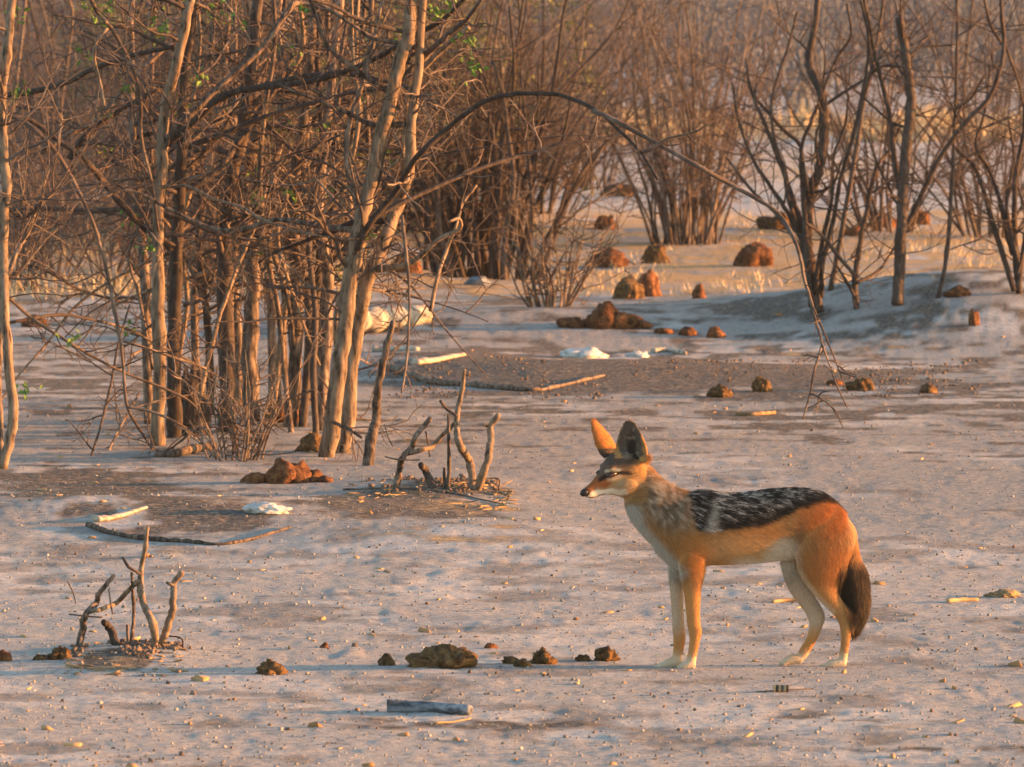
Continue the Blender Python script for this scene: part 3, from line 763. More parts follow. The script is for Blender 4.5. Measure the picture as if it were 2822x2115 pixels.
# ------------------------------------------------------------------ dung, stones, wood on the ground
def blob_mesh(name, seed, sx, sy, sz, rough=0.22, lumps=3.0, sub=3):
    bm = bmesh.new()
    bmesh.ops.create_icosphere(bm, subdivisions=sub, radius=1.0)
    o = Vector((seed * 3.7, seed * 1.3, -seed * 2.1))
    for v_ in bm.verts:
        p = v_.co.copy()
        k = 1 + rough * mnoise.noise(p * 1.3 + o) * 1.3 + rough * 0.8 * mnoise.noise(p * lumps + o) + rough * 0.6 * mnoise.noise(p * lumps * 2.3 + o) + rough * 0.35 * mnoise.noise(p * lumps * 5 + o)
        q = p * k
        if q.z < 0: q.z *= 0.45
        v_.co = (q.x * sx, q.y * sy, q.z * sz)
    me = bpy.data.meshes.new(name); bm.to_mesh(me); bm.free()
    me.polygons.foreach_set('use_smooth', [True] * len(me.polygons))
    return me

def lump(name, x0, x1, y0, y1, mat, label, cat, seed, group=None, rough=0.3, lumps=3.2, rz=None):
    """a lump whose outline fills pixels x0..x1, y0..y1 and which sits on the ground at y1"""
    g = ground_at((x0 + x1) / 2, y1 - 0.12 * (y1 - y0))
    s = g[1] / FP
    w = (x1 - x0) * s / 2; h = (y1 - y0) * s
    o = link(name, blob_mesh(name, seed, w * 0.92, w * 0.74, h * 0.76, rough, lumps, 4 if x1 - x0 > 60 else 3), mat)
    o.location = (g[0], g[1], g[2] + h * 0.05)
    o.rotation_euler = (0, 0, 0 if rz is None else rz)
    return tag(o, label, cat, group)

lump('dung_heap', 1144, 1313, 1782, 1846, DUNG, 'large crumbly brown dung heap behind the grey log', 'dung', 1, None, 0.42, 3.6)
lump('dung_ball', 1038, 1092, 1803, 1841, DUNG, 'round dark dung ball left of the large dung heap', 'dung', 2, None, 0.2)
lump('dung_piece', 1383, 1430, 1811, 1834, DUNG, 'small dung piece just right of the large dung heap', 'dung', 3, None, 0.4)
lump('dung_piece', 1420, 1468, 1820, 1846, DUNG, 'low flat dung piece in front of the two crumbly ones', 'dung', 4, None, 0.4)
lump('dung_piece', 1462, 1530, 1793, 1836, DUNG, 'orange edged crumbly dung piece midway between heap and jackal', 'dung', 5, None, 0.45)
lump('dung_piece', 1588, 1630, 1802, 1825, DUNG, 'small dark dung piece touching the lumpy one by the jackal', 'dung', 6, None, 0.4)
lump('dung_piece', 1632, 1700, 1788, 1826, DUNG, "lumpy brown dung piece in front of the jackal's forefeet", 'dung', 7, None, 0.42)
lump('dung_piece', 1333, 1370, 1772, 1791, DUNG_RED, 'small reddish dung piece behind the large dung heap', 'dung', 8, None, 0.35)
lump('dung_piece', 881, 909, 1776, 1791, DUNG_RED, 'tiny reddish dung piece lying between log and wedge shaped dung', 'dung', 9, None, 0.35)
lump('dung_wedge', 705, 788, 1820, 1864, DUNG, 'wedge shaped brown dung piece right of the front cut stump', 'dung', 10, None, 0.38, 2.6)
lump('dung_piece', 134, 200, 1786, 1822, DUNG, 'brown dung piece left of the front cut stump', 'dung', 11, None, 0.42)
lump('dung_piece', 90, 132, 1804, 1823, DUNG, 'small dung crumb between two brown dung pieces', 'dung', 12, None, 0.4)
lump('dung_piece', -12, 34, 1793, 1832, DUNG_RED, 'orange brown dung piece cut off by the picture edge', 'dung', 13, None, 0.4)
lump('dung_piece', 2330, 2412, 1043, 1082, DUNG, 'tawny dung lump beneath the drooping branch tip', 'dung', 14, None, 0.35)
lump('dung_piece', 2533, 2584, 1058, 1088, DUNG, 'small tawny dung lump right of the drooping branch', 'dung', 15, None, 0.35)
lump('dung_piece', 2068, 2130, 1040, 1087, DUNG, 'tawny dung lump left of the drooping branch', 'dung', 16, None, 0.35)
lump('dung_piece', 1950, 2020, 1062, 1098, DUNG, 'greyish dung lump beside the tawny one left of the drooping branch', 'dung', 17, None, 0.3)
lump('dung_piece', 2280, 2325, 1045, 1064, DUNG_RED, 'flat reddish dung piece under the drooping branch', 'dung', 18, None, 0.35)
lump('dung_piece', 2668, 2700, 850, 905, DUNG_RED, 'little upright brown clod on the right bank', 'clod', 19, None, 0.35)
BK = 'old dung balls behind the tall bush'
lump('dung_boulder', 1615, 1735, 682, 744, DUNG_RED, 'large dark and orange dung ball beside the pale shoot clump', 'dung', 20, None, 0.2, 2)
lump('dung_boulder', 1768, 1848, 668, 734, DUNG, 'dark brown dung ball at the foot of the fan shaped shrub', 'dung', 21, None, 0.22, 2)
lump('dung_boulder', 1688, 1775, 758, 832, DUNG, 'grey brown dung ball leaning on an orange one', 'dung', 22, None, 0.2, 2)
lump('dung_boulder', 1752, 1820, 740, 828, DUNG_RED, 'orange upright dung ball beside the grey brown one', 'dung', 23, None, 0.2, 2)
lump('dung_boulder', 2018, 2136, 672, 742, DUNG_RED, 'large dung ball standing between fan shrub and spreading shrub', 'dung', 24, None, 0.2, 2)
lump('dung_boulder', 1905, 1945, 785, 828, DUNG_RED, 'small dung ball with a dark weed at its side', 'dung', 25, None, 0.25, 2)
lump('dung_boulder', 2505, 2568, 580, 628, DUNG_RED, 'orange dung ball right behind the snag', 'dung', 26, None, 0.2, 2)
lump('dung_boulder', 2385, 2482, 592, 632, DUNG_RED, 'low brown dung mound left behind the snag', 'dung', 27, None, 0.3, 2)
lump('dung_boulder', 2320, 2380, 625, 655, DUNG_RED, 'small orange dung mound behind the spreading shrub', 'dung', 28, None, 0.3, 2)
lump('dung_boulder', 1640, 1705, 595, 640, DUNG_RED, 'orange dung ball behind the pale shoot clump', 'dung', 29, None, 0.25, 2)
lump('dung_boulder', 1655, 1760, 505, 550, DUNG, 'flat brown dung mound in front of the thicket', 'dung', 30, None, 0.25, 2)
lump('dung_boulder', 2090, 2200, 590, 640, DUNG, 'dark earthy mound behind the spreading shrub', 'mound', 31, None, 0.3, 2)
lump('dung_boulder', 1075, 1165, 700, 760, DUNG_RED, 'reddish dung ball behind the tall bush and bleached log', 'dung', 32, None, 0.2, 2)
lump('dung_boulder', 730, 832, 1105, 1172, DUNG_RED, 'dark and orange dung ball inside the tall bush', 'dung', 33, None, 0.2, 2)
lump('dung_boulder', 812, 905, 1198, 1250, DUNG, 'grey brown dung ball at the foot of the lit stems', 'dung', 34, None, 0.2, 2)
lump('dung_boulder', 2600, 2680, 790, 818, DUNG_RED, 'rusty dung piece on the straw behind the right bank', 'dung', 35, None, 0.3, 2)
lump('dung_boulder', 60, 130, 868, 905, DUNG_RED, 'brown dung ball lying behind the edge sapling', 'dung', 36, None, 0.25, 2)

lump('dark_hollow_lump', 482, 572, 1010, 1228, BARK_DARK, 'made up black lump filling the dark hollow inside the tall bush', 'stump', 95, None, 0.35, 2.2)  # made-up lump put in for a dark leftover patch; no stump stands there
def heap(label, dx, dy, seed):
    """long reddish heap of several dung rolls"""
    g = ground_at(1660 + dx, 905 + dy); s = g[1] / FP
    e = empty('dung_pile', g, label, 'dung')
    for k, (x, w, h, z) in enumerate([(-85, 38, 26, 0), (-40, 34, 20, 0), (0, 46, 62, 0), (38, 42, 50, 0), (80, 36, 30, -4), (112, 24, 18, -8)]):
        o = link('bolus', blob_mesh('bolus', seed + k, w * s, w * s * 0.9, h * s, 0.28, 2.6, 3), DUNG_RED, e)
        o.location = (x * s, 0.02 * math.sin(k * 2.1), 0.004)
heap('long reddish dung pile on the grey rise', 0, 0, 50)
heap('long reddish dung pile at the foot of the tall bush', -876, 428, 60)
for k, (x0, x1, y0, y1, lb) in enumerate([(1800, 1855, 904, 922, 'flat reddish dung scrap next to the long pile'), (1868, 1922, 898, 928, 'reddish dung lump past the end of the long pile'), (1942, 2002, 902, 936, 'last reddish dung lump of the row on the grey rise')]):
    lump('dung_piece', x0, x1, y0, y1, DUNG_RED, lb, 'dung', 70 + k, None, 0.3)

def rod(name, pts, r0, r1, mat, label, cat, lift=0.5, sides=10, flat=1.0, seed=0, wob=0.12, arc=None):
    """a stick lying on the ground along photograph pixels; radii in pixels"""
    rq = np.random.default_rng(seed + 900)
    P = np.array([ground_at(*p) for p in pts]); d = P[:, 1].mean(); s = d / FP
    d = float(np.median(P[:, 1])); P = np.array([at(p[0], p[1], min(max(flat_d(p[1]) * d / np.median([flat_d(q[1]) for q in pts]), d - 0.9), d + 0.9)) for p in pts])
    P = catmull(P, 6); N = len(P)
    R = np.linspace(r0, r1, N) * s * (1 + rq.uniform(-wob, wob, N))
    P[:, 2] = np.convolve(np.pad(gh(P[:, 0], P[:, 1]), 3, 'edge'), np.ones(7) / 7, 'valid') + R * lift
    if arc is not None: P[:, 2] = P[:, 2].max()
    g = P[N // 2].copy()
    B = Batch(); B.tube(P, R, sides, True, flat, np.array([0.03, 1.0, 0.05]))
    o = B.build(name, mat, None, g); o.location = g
    return tag(o, label, cat)

rod('grey_log', [(1066, 1962), (1120, 1962), (1180, 1964), (1240, 1968), (1296, 1972)], 19, 14, LOGGREY, 'short weathered blue grey log lying in the foreground', 'log', 0.7, 16, 1.0, 1, 0.10, 1)
rod('dry_straw', [(1198, 2000), (1250, 1996), (1295, 1990)], 3, 2.2, STRAW, 'thin straw stem lying in front of the grey log', 'straw', 0.9, 6, seed=2)
rod('fallen_stick', [(1065, 1022), (1130, 1042), (1200, 1060), (1300, 1066), (1400, 1074), (1480, 1078), (1560, 1064), (1665, 1046)], 11, 4, BARK, 'long curved stick lying before the bleached wood and dark strip', 'stick', 0.8, 10, seed=3, wob=0.3)
rod('fallen_stick', [(242, 1462), (310, 1478), (400, 1492), (500, 1498), (600, 1506), (690, 1496), (800, 1470)], 9, 3, BARK, 'long curved stick lying behind the front cut stump', 'stick', 0.8, 10, seed=4, wob=0.3)
rod('muzzle_stand_in', [(428, 1262), (480, 1262), (530, 1250), (590, 1240)], 10, 13, BARK, 'made up branch in place of a leftover jackal muzzle at the foot of the tall bush', 'branch', 0.9, 12, seed=5)  # made-up branch, put in where a leftover muzzle shows
rod('short_stick', [(2030, 1146), (2080, 1147), (2135, 1142)], 6, 5, STICK, 'short orange stick on the open ground behind the jackal', 'stick', 0.9, 8, seed=6)
rod('short_stick', [(2128, 1664), (2160, 1661), (2200, 1660)], 5, 5, STRAW, "short straw coloured stick seen between the jackal's legs", 'stick', 0.9, 8, seed=7)
rod('short_stick', [(2610, 1663), (2650, 1660), (2695, 1658)], 6, 5, STRAW, "short straw coloured stick to the right of the jackal's tail", 'stick', 0.9, 8, seed=8)
rod('pale_log', [(1800, 975), (1840, 972), (1890, 978)], 8, 6, BLEACHED, 'thin pale log next to the two white stones', 'log', 0.8, 10, seed=9)
rod('ground_twig', [(945, 1345), (1040, 1348), (1150, 1352), (1260, 1362), (1390, 1385)], 3, 2, TWIG, 'long thin twig lying before the cut stump beside the tall bush', 'twig', 1.0, 6, seed=10)
lump('straw_clump', 2720, 2818, 1628, 1650, STICK, "flat orange clump of straw far right of the jackal's tail", 'straw', 90, None, 0.45)

rod('bleached_log', [(985, 915), (1040, 912), (1110, 905), (1168, 900)], 36, 26, BLEACHED, 'chunky white bleached log end behind the lit stems', 'log', 0.7, 14, 1.0, 21, 0.22, 1)
rod('wood_slab', [(1140, 1004), (1190, 1000), (1240, 992), (1280, 985)], 20, 8, BLEACHED, 'split pale wood slab below the bleached log', 'wood', 0.5, 8, 0.5, 22, 0.12)
rod('wood_slab', [(1025, 968), (1080, 968), (1150, 974)], 11, 10, BLEACHED, 'flat pale plank touching the split wood slab', 'wood', 0.55, 10, 0.8, 23, 0.2)
rod('wood_slab', [(262, 1436), (310, 1432), (360, 1424), (402, 1416)], 18, 7, BLEACHED, 'split pale wood slab lying behind the front cut stump', 'wood', 0.5, 8, 0.5, 24, 0.12)
lump('white_stone', 1545, 1668, 957, 991, CHALK, 'flat white stone on the dark strip before the long dung pile', 'stone', 81, None, 0.35, 2.5)
lump('white_stone', 672, 798, 1386, 1420, CHALK, 'flat white stone in the dark dirt behind the front cut stump', 'stone', 82, None, 0.35, 2.5)
lump('white_stone', 1722, 1792, 967, 988, CHALK, 'smaller white stone beside the thin pale log', 'stone', 83, None, 0.35, 2.5)
lump('grey_stone', 1285, 1352, 760, 790, LOGGREY, 'small grey stone under the dense dark shrub', 'stone', 84, None, 0.25, 2.5)
# banded feather with its dark quill
gf = ground_at(2155, 1910); fe = empty('feather', gf, 'small black and cream banded feather lying before the jackal', 'feather')
for k in range(6):
    B = Batch(); x = (k - 3) * 0.006
    B.tube(np.array([[x, -0.012, 0.003], [x + 0.001, 0, 0.013], [x + 0.002, 0.014, 0.006]]), [0.003, 0.0042, 0.002], 6)
    B.build('barb', STRAW if k % 2 == 0 else BARK_DARK, fe)
B = Batch(); B.tube(np.array([[-0.06, -0.01, 0.002], [0, 0, 0.004], [0.07, 0.015, 0.006]]), [0.0012, 0.002, 0.001], 6); B.build('quill', BARK_DARK, fe)

# ------------------------------------------------------------------ cut stumps with sprouts (two alike in shape)
def stump(label, dx, dy, seed, near):
    """control points in photograph pixels of the front stump, moved by dx, dy"""
    rq = np.random.default_rng(seed)
    s6 = 900.0 / 1831.0
    C = lambda L: [(p[0] * s6 + dx, 1300 + p[1] * s6 + dy) for p in L]
    g = ground_at(*C([(840, 985)])[0]); d = g[1]
    e = empty('sprouting_stump', g, label, 'stump')
    parts = [([(868, 1010), (870, 900), (850, 820), (800, 720), (785, 640), (790, 540), (815, 420), (828, 312)], 13, 5, BARK_PALE),
             ([(893, 1000), (935, 880), (962, 800), (977, 700), (975, 630), (1022, 562)], 11, 8, BARK_PALE),
             ([(445, 985), (462, 880), (485, 795), (535, 745), (548, 695), (598, 632), (640, 580)], 10, 6, BARK),
             ([(488, 785), (560, 766), (640, 750), (700, 690), (768, 618)], 7, 6, BARK_PALE),
             ([(737, 985), (742, 800), (740, 680), (738, 565)], 5.5, 4, BARK),
             ([(716, 985), (715, 860)], 4.5, 4, BARK),
             ([(655, 985), (612, 890), (582, 845)], 12, 9, BARK_DARK),
             ([(690, 485), (725, 530), (785, 572)], 4, 4.5, BARK_DARK),
             ([(935, 622), (955, 630), (978, 645)], 4, 5, BARK_PALE),
             ([(768, 618), (790, 612)], 8, 6, BARK_PALE),
             ([(890, 935), (950, 930), (1018, 932), (1022, 985), (1024, 1040)], 2.4, 2, BARK_DARK),
             ([(900, 1062), (960, 1055), (1045, 1042), (1050, 1060)], 4.5, 3, BARK_PALE),
             ([(610, 660), (625, 740), (632, 800)], 2.5, 2, TWIG),
             ([(380, 620), (400, 680), (425, 740)], 2, 1.5, TWIG), ([(385, 800), (460, 808), (575, 818)], 2.4, 2, TWIG)]
    T = Batch()
    for k, (pts, r0, r1, mt) in enumerate(parts):
        if k in (0, 1, 2, 4, 5, 6): pass
        B = Batch(); P, R = traced(B, rq, C(pts), d, r0, r1, 0, 10, 0.14, 6)
        B.build('shoot', mt, e, g)
stump('front cut stump with short forked sprouts on open sand', 0, 0, 5, True)
stump('cut stump with short forked sprouts right beside the tall bush', 873, -434, 6, False)

# ------------------------------------------------------------------ the jackal
KC = 920.0 / 1956.0
def cpx(cx, cy): return 1540 + np.asarray(cx, float) * KC, 1120 + np.asarray(cy, float) * KC
MPC = KC * JD / FP                       # metres for one unit of the close view
def c3(cx, cy, yo=0.0):
    px, py = cpx(cx, cy); return atv(px, py, np.asarray(JD + yo, float))

class Solid(Batch):
    def loft(s, secs, n=20, yo=None, per=3, xf=None, fat=0.0):
        """sections (Ax, Ay, Bx, By, half depth, depth offset) in close-view units; A and B lie on the outline"""
        S = np.array([(a + (0,) if len(a) == 5 else a) for a in secs], float)
        S = catmull(S, per)
        A = c3(S[:, 0], S[:, 1]); B_ = c3(S[:, 2], S[:, 3])
        C = (A + B_) / 2; H = (A - B_) / 2
        H = H * (1 + fat * MPC / np.linalg.norm(H, axis=1, keepdims=True)); S[:, 4] += fat * 0.8
        C[:, 1] += S[:, 5] * MPC
        D = np.zeros_like(C); D[:, 1] = S[:, 4] * MPC
        t = np.arange(n) * 2 * math.pi / n
        V = C[:, None] + np.cos(t)[None, :, None] * H[:, None] + np.sin(t)[None, :, None] * D[:, None]
        N = len(S)
        V = V.reshape(-1, 3)
        i = np.arange(N - 1)[:, None] * n; j = np.arange(n)[None]; j2 = (j + 1) % n
        Q = np.stack([i + j, i + j2, i + n + j2, i + n + j], -1).reshape(-1, 4)
        e0 = C[0] - (C[1] - C[0]) * 0.6; e1 = C[-1] + (C[-1] - C[-2]) * 0.6
        V = np.concatenate([V, [e0, e1]])
        k = np.arange(n); k2 = (k + 1) % n
        T = np.concatenate([np.stack([np.full(n, N * n), k2, k], -1), np.stack([np.full(n, N * n + 1), (N - 1) * n + k, (N - 1) * n + k2], -1)])
        if xf is not None: V = xf(V)
        s.add(V, Q, T)
    def ball(s, c, r, xf=None):
        bm = bmesh.new(); bmesh.ops.create_icosphere(bm, subdivisions=2, radius=1.0)
        V = np.array([v_.co for v_ in bm.verts]) * np.asarray(r) + np.asarray(c)
        T = np.array([[v_.index for v_ in f.verts] for f in bm.faces]); bm.free()
        if xf is not None: V = xf(V)
        s.add(V, None, T)

J = Solid()
# trunk
J.loft([(690, 500, 520, 715, 95), (770, 497, 590, 850, 130), (850, 495, 720, 950, 150), (950, 506, 880, 925, 158), (1050, 511, 1020, 918, 156), (1150, 503, 1150, 915, 146),
        (1270, 491, 1300, 900, 130), (1400, 486, 1420, 890, 124), (1520, 500, 1520, 890, 118), (1610, 545, 1590, 850, 102), (1690, 612, 1650, 800, 70)], 28)
# neck
J.loft([(780, 500, 570, 810, 110), (690, 470, 485, 715, 98), (605, 412, 425, 628, 86), (540, 345, 392, 545, 80), (490, 300, 390, 500, 76)], 24)
# head, in profile, then turned towards the camera
HY = math.radians(20)
hp = c3(450, 400)
def turn(V):
    V = np.asarray(V, float).copy(); q = V - hp
    ca_, sa_ = math.cos(HY), math.sin(HY)
    x = q[:, 0] * ca_ - q[:, 1] * -sa_ * 1.0
    y = q[:, 0] * sa_ + q[:, 1] * ca_
    x = q[:, 0] * ca_ - q[:, 1] * sa_
    return np.stack([x + hp[0], y + hp[1], q[:, 2] + hp[2]], -1)
def ux(cx): return 450 - (450 - cx) / math.cos(HY)
head = [(505, 310, 480, 520, 70), (455, 258, 440, 540, 88), (395, 243, 380, 525, 90), (335, 252, 335, 512, 78), (285, 290, 290, 506, 62), (245, 352, 255, 506, 45), (210, 402, 228, 512, 34), (178, 435, 198, 520, 28), (152, 455, 170, 520, 24), (134, 472, 150, 513, 18)]
J.loft([(ux(a), b_, ux(c_), d_, w) for (a, b_, c_, d_, w) in head], 24, xf=turn)
# cheeks and brow
for sgn in (-1, 1):
    J.ball(c3(ux(372), 448) + np.array([0, sgn * 62 * MPC, 0]), np.array([58, 42, 50]) * MPC, turn)
    J.ball(c3(ux(292), 345) + np.array([0, sgn * 42 * MPC, 0]), np.array([34, 26, 22]) * MPC, turn)
# ears: cupped shells with real thickness
def ear(base, tip, O, W, th, depth):
    base = np.asarray(base); tip = np.asarray(tip)
    U = tip - base; L = np.linalg.norm(U); U = U / L
    O = nrm(np.asarray(O) - U * np.dot(O, U)); S = np.cross(U, O)
    nv, na = 16, 15
    vs = np.linspace(0, 1, nv); an = np.radians(np.linspace(-84, 84, na))
    prof = np.interp(vs, [0, 0.15, 0.4, 0.65, 0.85, 0.95, 1.0], [0.84, 1.0, 0.98, 0.76, 0.5, 0.36, 0.2]) * W
    G = []
    for side in (0, 1):
        k = 1.0 if side == 0 else 1.0 - th / W * 0.9
        g = base + U[None, None] * (L * vs)[:, None, None] + S[None, None] * (prof[:, None] * np.sin(an)[None] * (1 if side == 0 else 0.9))[..., None] \
            - O[None, None] * (prof[:, None] * depth * (np.cos(an)[None] - 0.35))[..., None]
        if side == 1: g = g + O[None, None] * (th * (1 - 0.5 * vs))[:, None, None]
        G.append(g.reshape(-1, 3))
    V = np.concatenate(G); m_ = nv * na
    Q = []
    for i in range(nv - 1):
        for j in range(na - 1):
            a = i * na + j
            Q.append((a, a + 1, a + na + 1, a + na)); Q.append((m_ + a, m_ + a + na, m_ + a + na + 1, m_ + a + 1))
        for j in (0, na - 1):
            a = i * na + j; Q.append((a, a + na, m_ + a + na, m_ + a))
    for j in range(na - 1):
        Q.append((j, j + 1, m_ + j + 1, m_ + j)); a = (nv - 1) * na + j; Q.append((a, a + 1, m_ + a + 1, m_ + a))
    J.add(V, np.array(Q))
ear(c3(440, 325, -0.022), c3(412, 80, -0.034), (-0.42, -0.9, 0.05), 100 * MPC, 0.0065, 0.5)
ear(c3(328, 275, 0.030), c3(219, 72, 0.040), (-0.72, 0.62, 0.25), 74 * MPC, 0.0065, 0.6)
# legs
LEG = 1.5
J.loft([(720, 610, 800, 610, 14, -40), (665, 700, 850, 690, 62, -62), (680, 830, 853, 840, 60, -72), (703, 930, 846, 940, 50, -70), (722, 1000, 842, 1000, 42, -64), (737, 1080, 837, 1080, 37, -58), (750, 1180, 832, 1180, 32, -52), (759, 1262, 834, 1262, 30, -48),
        (768, 1308, 842, 1310, 31, -46), (773, 1365, 832, 1370, 27, -45), (766, 1430, 816, 1440, 25, -45), (752, 1478, 806, 1492, 27, -45), (740, 1505, 804, 1515, 28, -45)], 18, fat=LEG)
J.loft([(806, 1478, 802, 1530, 26, -45), (770, 1474, 770, 1536, 33, -45), (738, 1488, 736, 1537, 34, -45), (716, 1503, 716, 1534, 27, -45)], 16, fat=2.0)
J.loft([(650, 800, 770, 800, 50, 60), (662, 900, 765, 900, 48, 62), (670, 985, 748, 985, 40, 58), (674, 1100, 748, 1100, 34, 52), (682, 1200, 750, 1200, 30, 46), (685, 1290, 754, 1290, 29, 42), (690, 1350, 760, 1355, 28, 40), (690, 1430, 746, 1440, 24, 40), (676, 1485, 736, 1495, 26, 40)], 18, fat=LEG)
J.loft([(742, 1478, 736, 1524, 25, 40), (690, 1466, 690, 1534, 32, 40), (640, 1488, 632, 1540, 34, 40), (592, 1512, 588, 1538, 27, 40)], 16, fat=2.0)
J.loft([(1450, 550, 1620, 560, 16, -34), (1380, 600, 1670, 605, 40, -46), (1350, 665, 1700, 660, 58, -55), (1350, 740, 1735, 730, 66, -62), (1375, 820, 1735, 820, 66, -64), (1402, 900, 1705, 905, 60, -62), (1430, 980, 1672, 1000, 50, -58), (1475, 1060, 1652, 1075, 42, -54), (1535, 1130, 1668, 1130, 34, -50),
        (1592, 1188, 1702, 1178, 28, -47), (1640, 1240, 1733, 1228, 25, -45), (1664, 1290, 1732, 1284, 23, -44), (1671, 1350, 1726, 1350, 21, -44), (1668, 1410, 1717, 1412, 21, -44), (1658, 1470, 1708, 1475, 23, -44), (1650, 1505, 1700, 1510, 24, -44)], 18, fat=LEG)
J.loft([(1700, 1476, 1692, 1536, 25, -44), (1650, 1482, 1650, 1538, 31, -44), (1602, 1492, 1600, 1536, 32, -44), (1568, 1513, 1566, 1534, 24, -44)], 16, fat=2.0)
J.loft([(1335, 800, 1500, 800, 52, 60), (1330, 880, 1480, 880, 52, 64), (1346, 980, 1478, 980, 46, 60), (1376, 1080, 1505, 1070, 38, 54), (1424, 1150, 1545, 1145, 32, 50), (1472, 1215, 1580, 1205, 27, 46), (1494, 1262, 1588, 1255, 25, 44), (1496, 1315, 1570, 1308, 23, 42), (1478, 1370, 1543, 1370, 21, 42), (1442, 1430, 1508, 1434, 21, 42), (1420, 1475, 1478, 1485, 23, 42)], 18, fat=LEG)
J.loft([(1462, 1470, 1450, 1512, 24, 42), (1402, 1462, 1400, 1516, 30, 42), (1356, 1474, 1350, 1524, 31, 42), (1332, 1498, 1328, 1526, 24, 42)], 16, fat=2.0)
# toes
for (fx, fy, yo, wd) in [(724, 1518, -45, 30), (604, 1524, 40, 30), (1578, 1520, -44, 28), (1340, 1512, 42, 28)]:
    for q, k in enumerate((-0.75, -0.26, 0.26, 0.75)):
        J.ball(c3(fx - (8 if abs(k) < 0.5 else -4), fy, 0) + np.array([0, (yo + k * wd) * MPC, 0]), np.array([20, 9.5, 14]) * MPC)
# tail
J.loft([(1700, 645, 1600, 640, 36), (1748, 715, 1650, 720, 44), (1768, 790, 1672, 790, 44), (1786, 880, 1672, 880, 50), (1808, 960, 1662, 960, 56), (1824, 1050, 1672, 1050, 58), (1829, 1130, 1690, 1130, 56), (1820, 1200, 1704, 1200, 48), (1794, 1265, 1724, 1265, 34), (1764, 1308, 1738, 1308, 16)], 20)
raw = J.build('jackal_raw', None)
mod = raw.modifiers.new('r', 'REMESH'); mod.mode = 'VOXEL'; mod.voxel_size = 0.0024
mod = raw.modifiers.new('s', 'SMOOTH'); mod.factor = 0.5; mod.iterations = 7
dg = bpy.context.evaluated_depsgraph_get()
jme = bpy.data.meshes.new_from_object(raw.evaluated_get(dg))
bpy.data.objects.remove(raw, do_unlink=True)
jme.name = 'body'
nV = len(jme.vertices)
JV = np.empty(nV * 3, np.float32); jme.vertices.foreach_get('co', JV); JV = JV.reshape(-1, 3).astype(float)
JN = np.empty(nV * 3, np.float32); jme.vertices.foreach_get('normal', JN); JN = JN.reshape(-1, 3).astype(float)

def close_view(P):
    q = np.asarray(P, float).copy(); q[:, 1] = JD
    px, py = proj(q)
    return (px - 1540) / KC, (py - 1120) / KC

def lerp(a, c_, m_): return a * (1 - m_[:, None]) + np.asarray(c_)[None] * m_[:, None]
def elm(cx, cy, x0, y0, rx, ry, rot=0, soft=0.5):
    c_, s_ = math.cos(rot), math.sin(rot)
    u = (cx - x0) * c_ + (cy - y0) * s_; w = -(cx - x0) * s_ + (cy - y0) * c_
    return sst(1 + soft, 1 - soft, np.sqrt((u / rx) ** 2 + (w / ry) ** 2))
def linem(cx, cy, pts, wid):
    dm = np.full(cx.shape, 1e9)
    for (x0, y0), (x1, y1) in zip(pts[:-1], pts[1:]):
        t = np.clip(((cx - x0) * (x1 - x0) + (cy - y0) * (y1 - y0)) / ((x1 - x0) ** 2 + (y1 - y0) ** 2), 0, 1)
        dm = np.minimum(dm, np.hypot(cx - x0 - t * (x1 - x0), cy - y0 - t * (y1 - y0)))
    return sst(1.35 * wid, 0.5 * wid, dm)

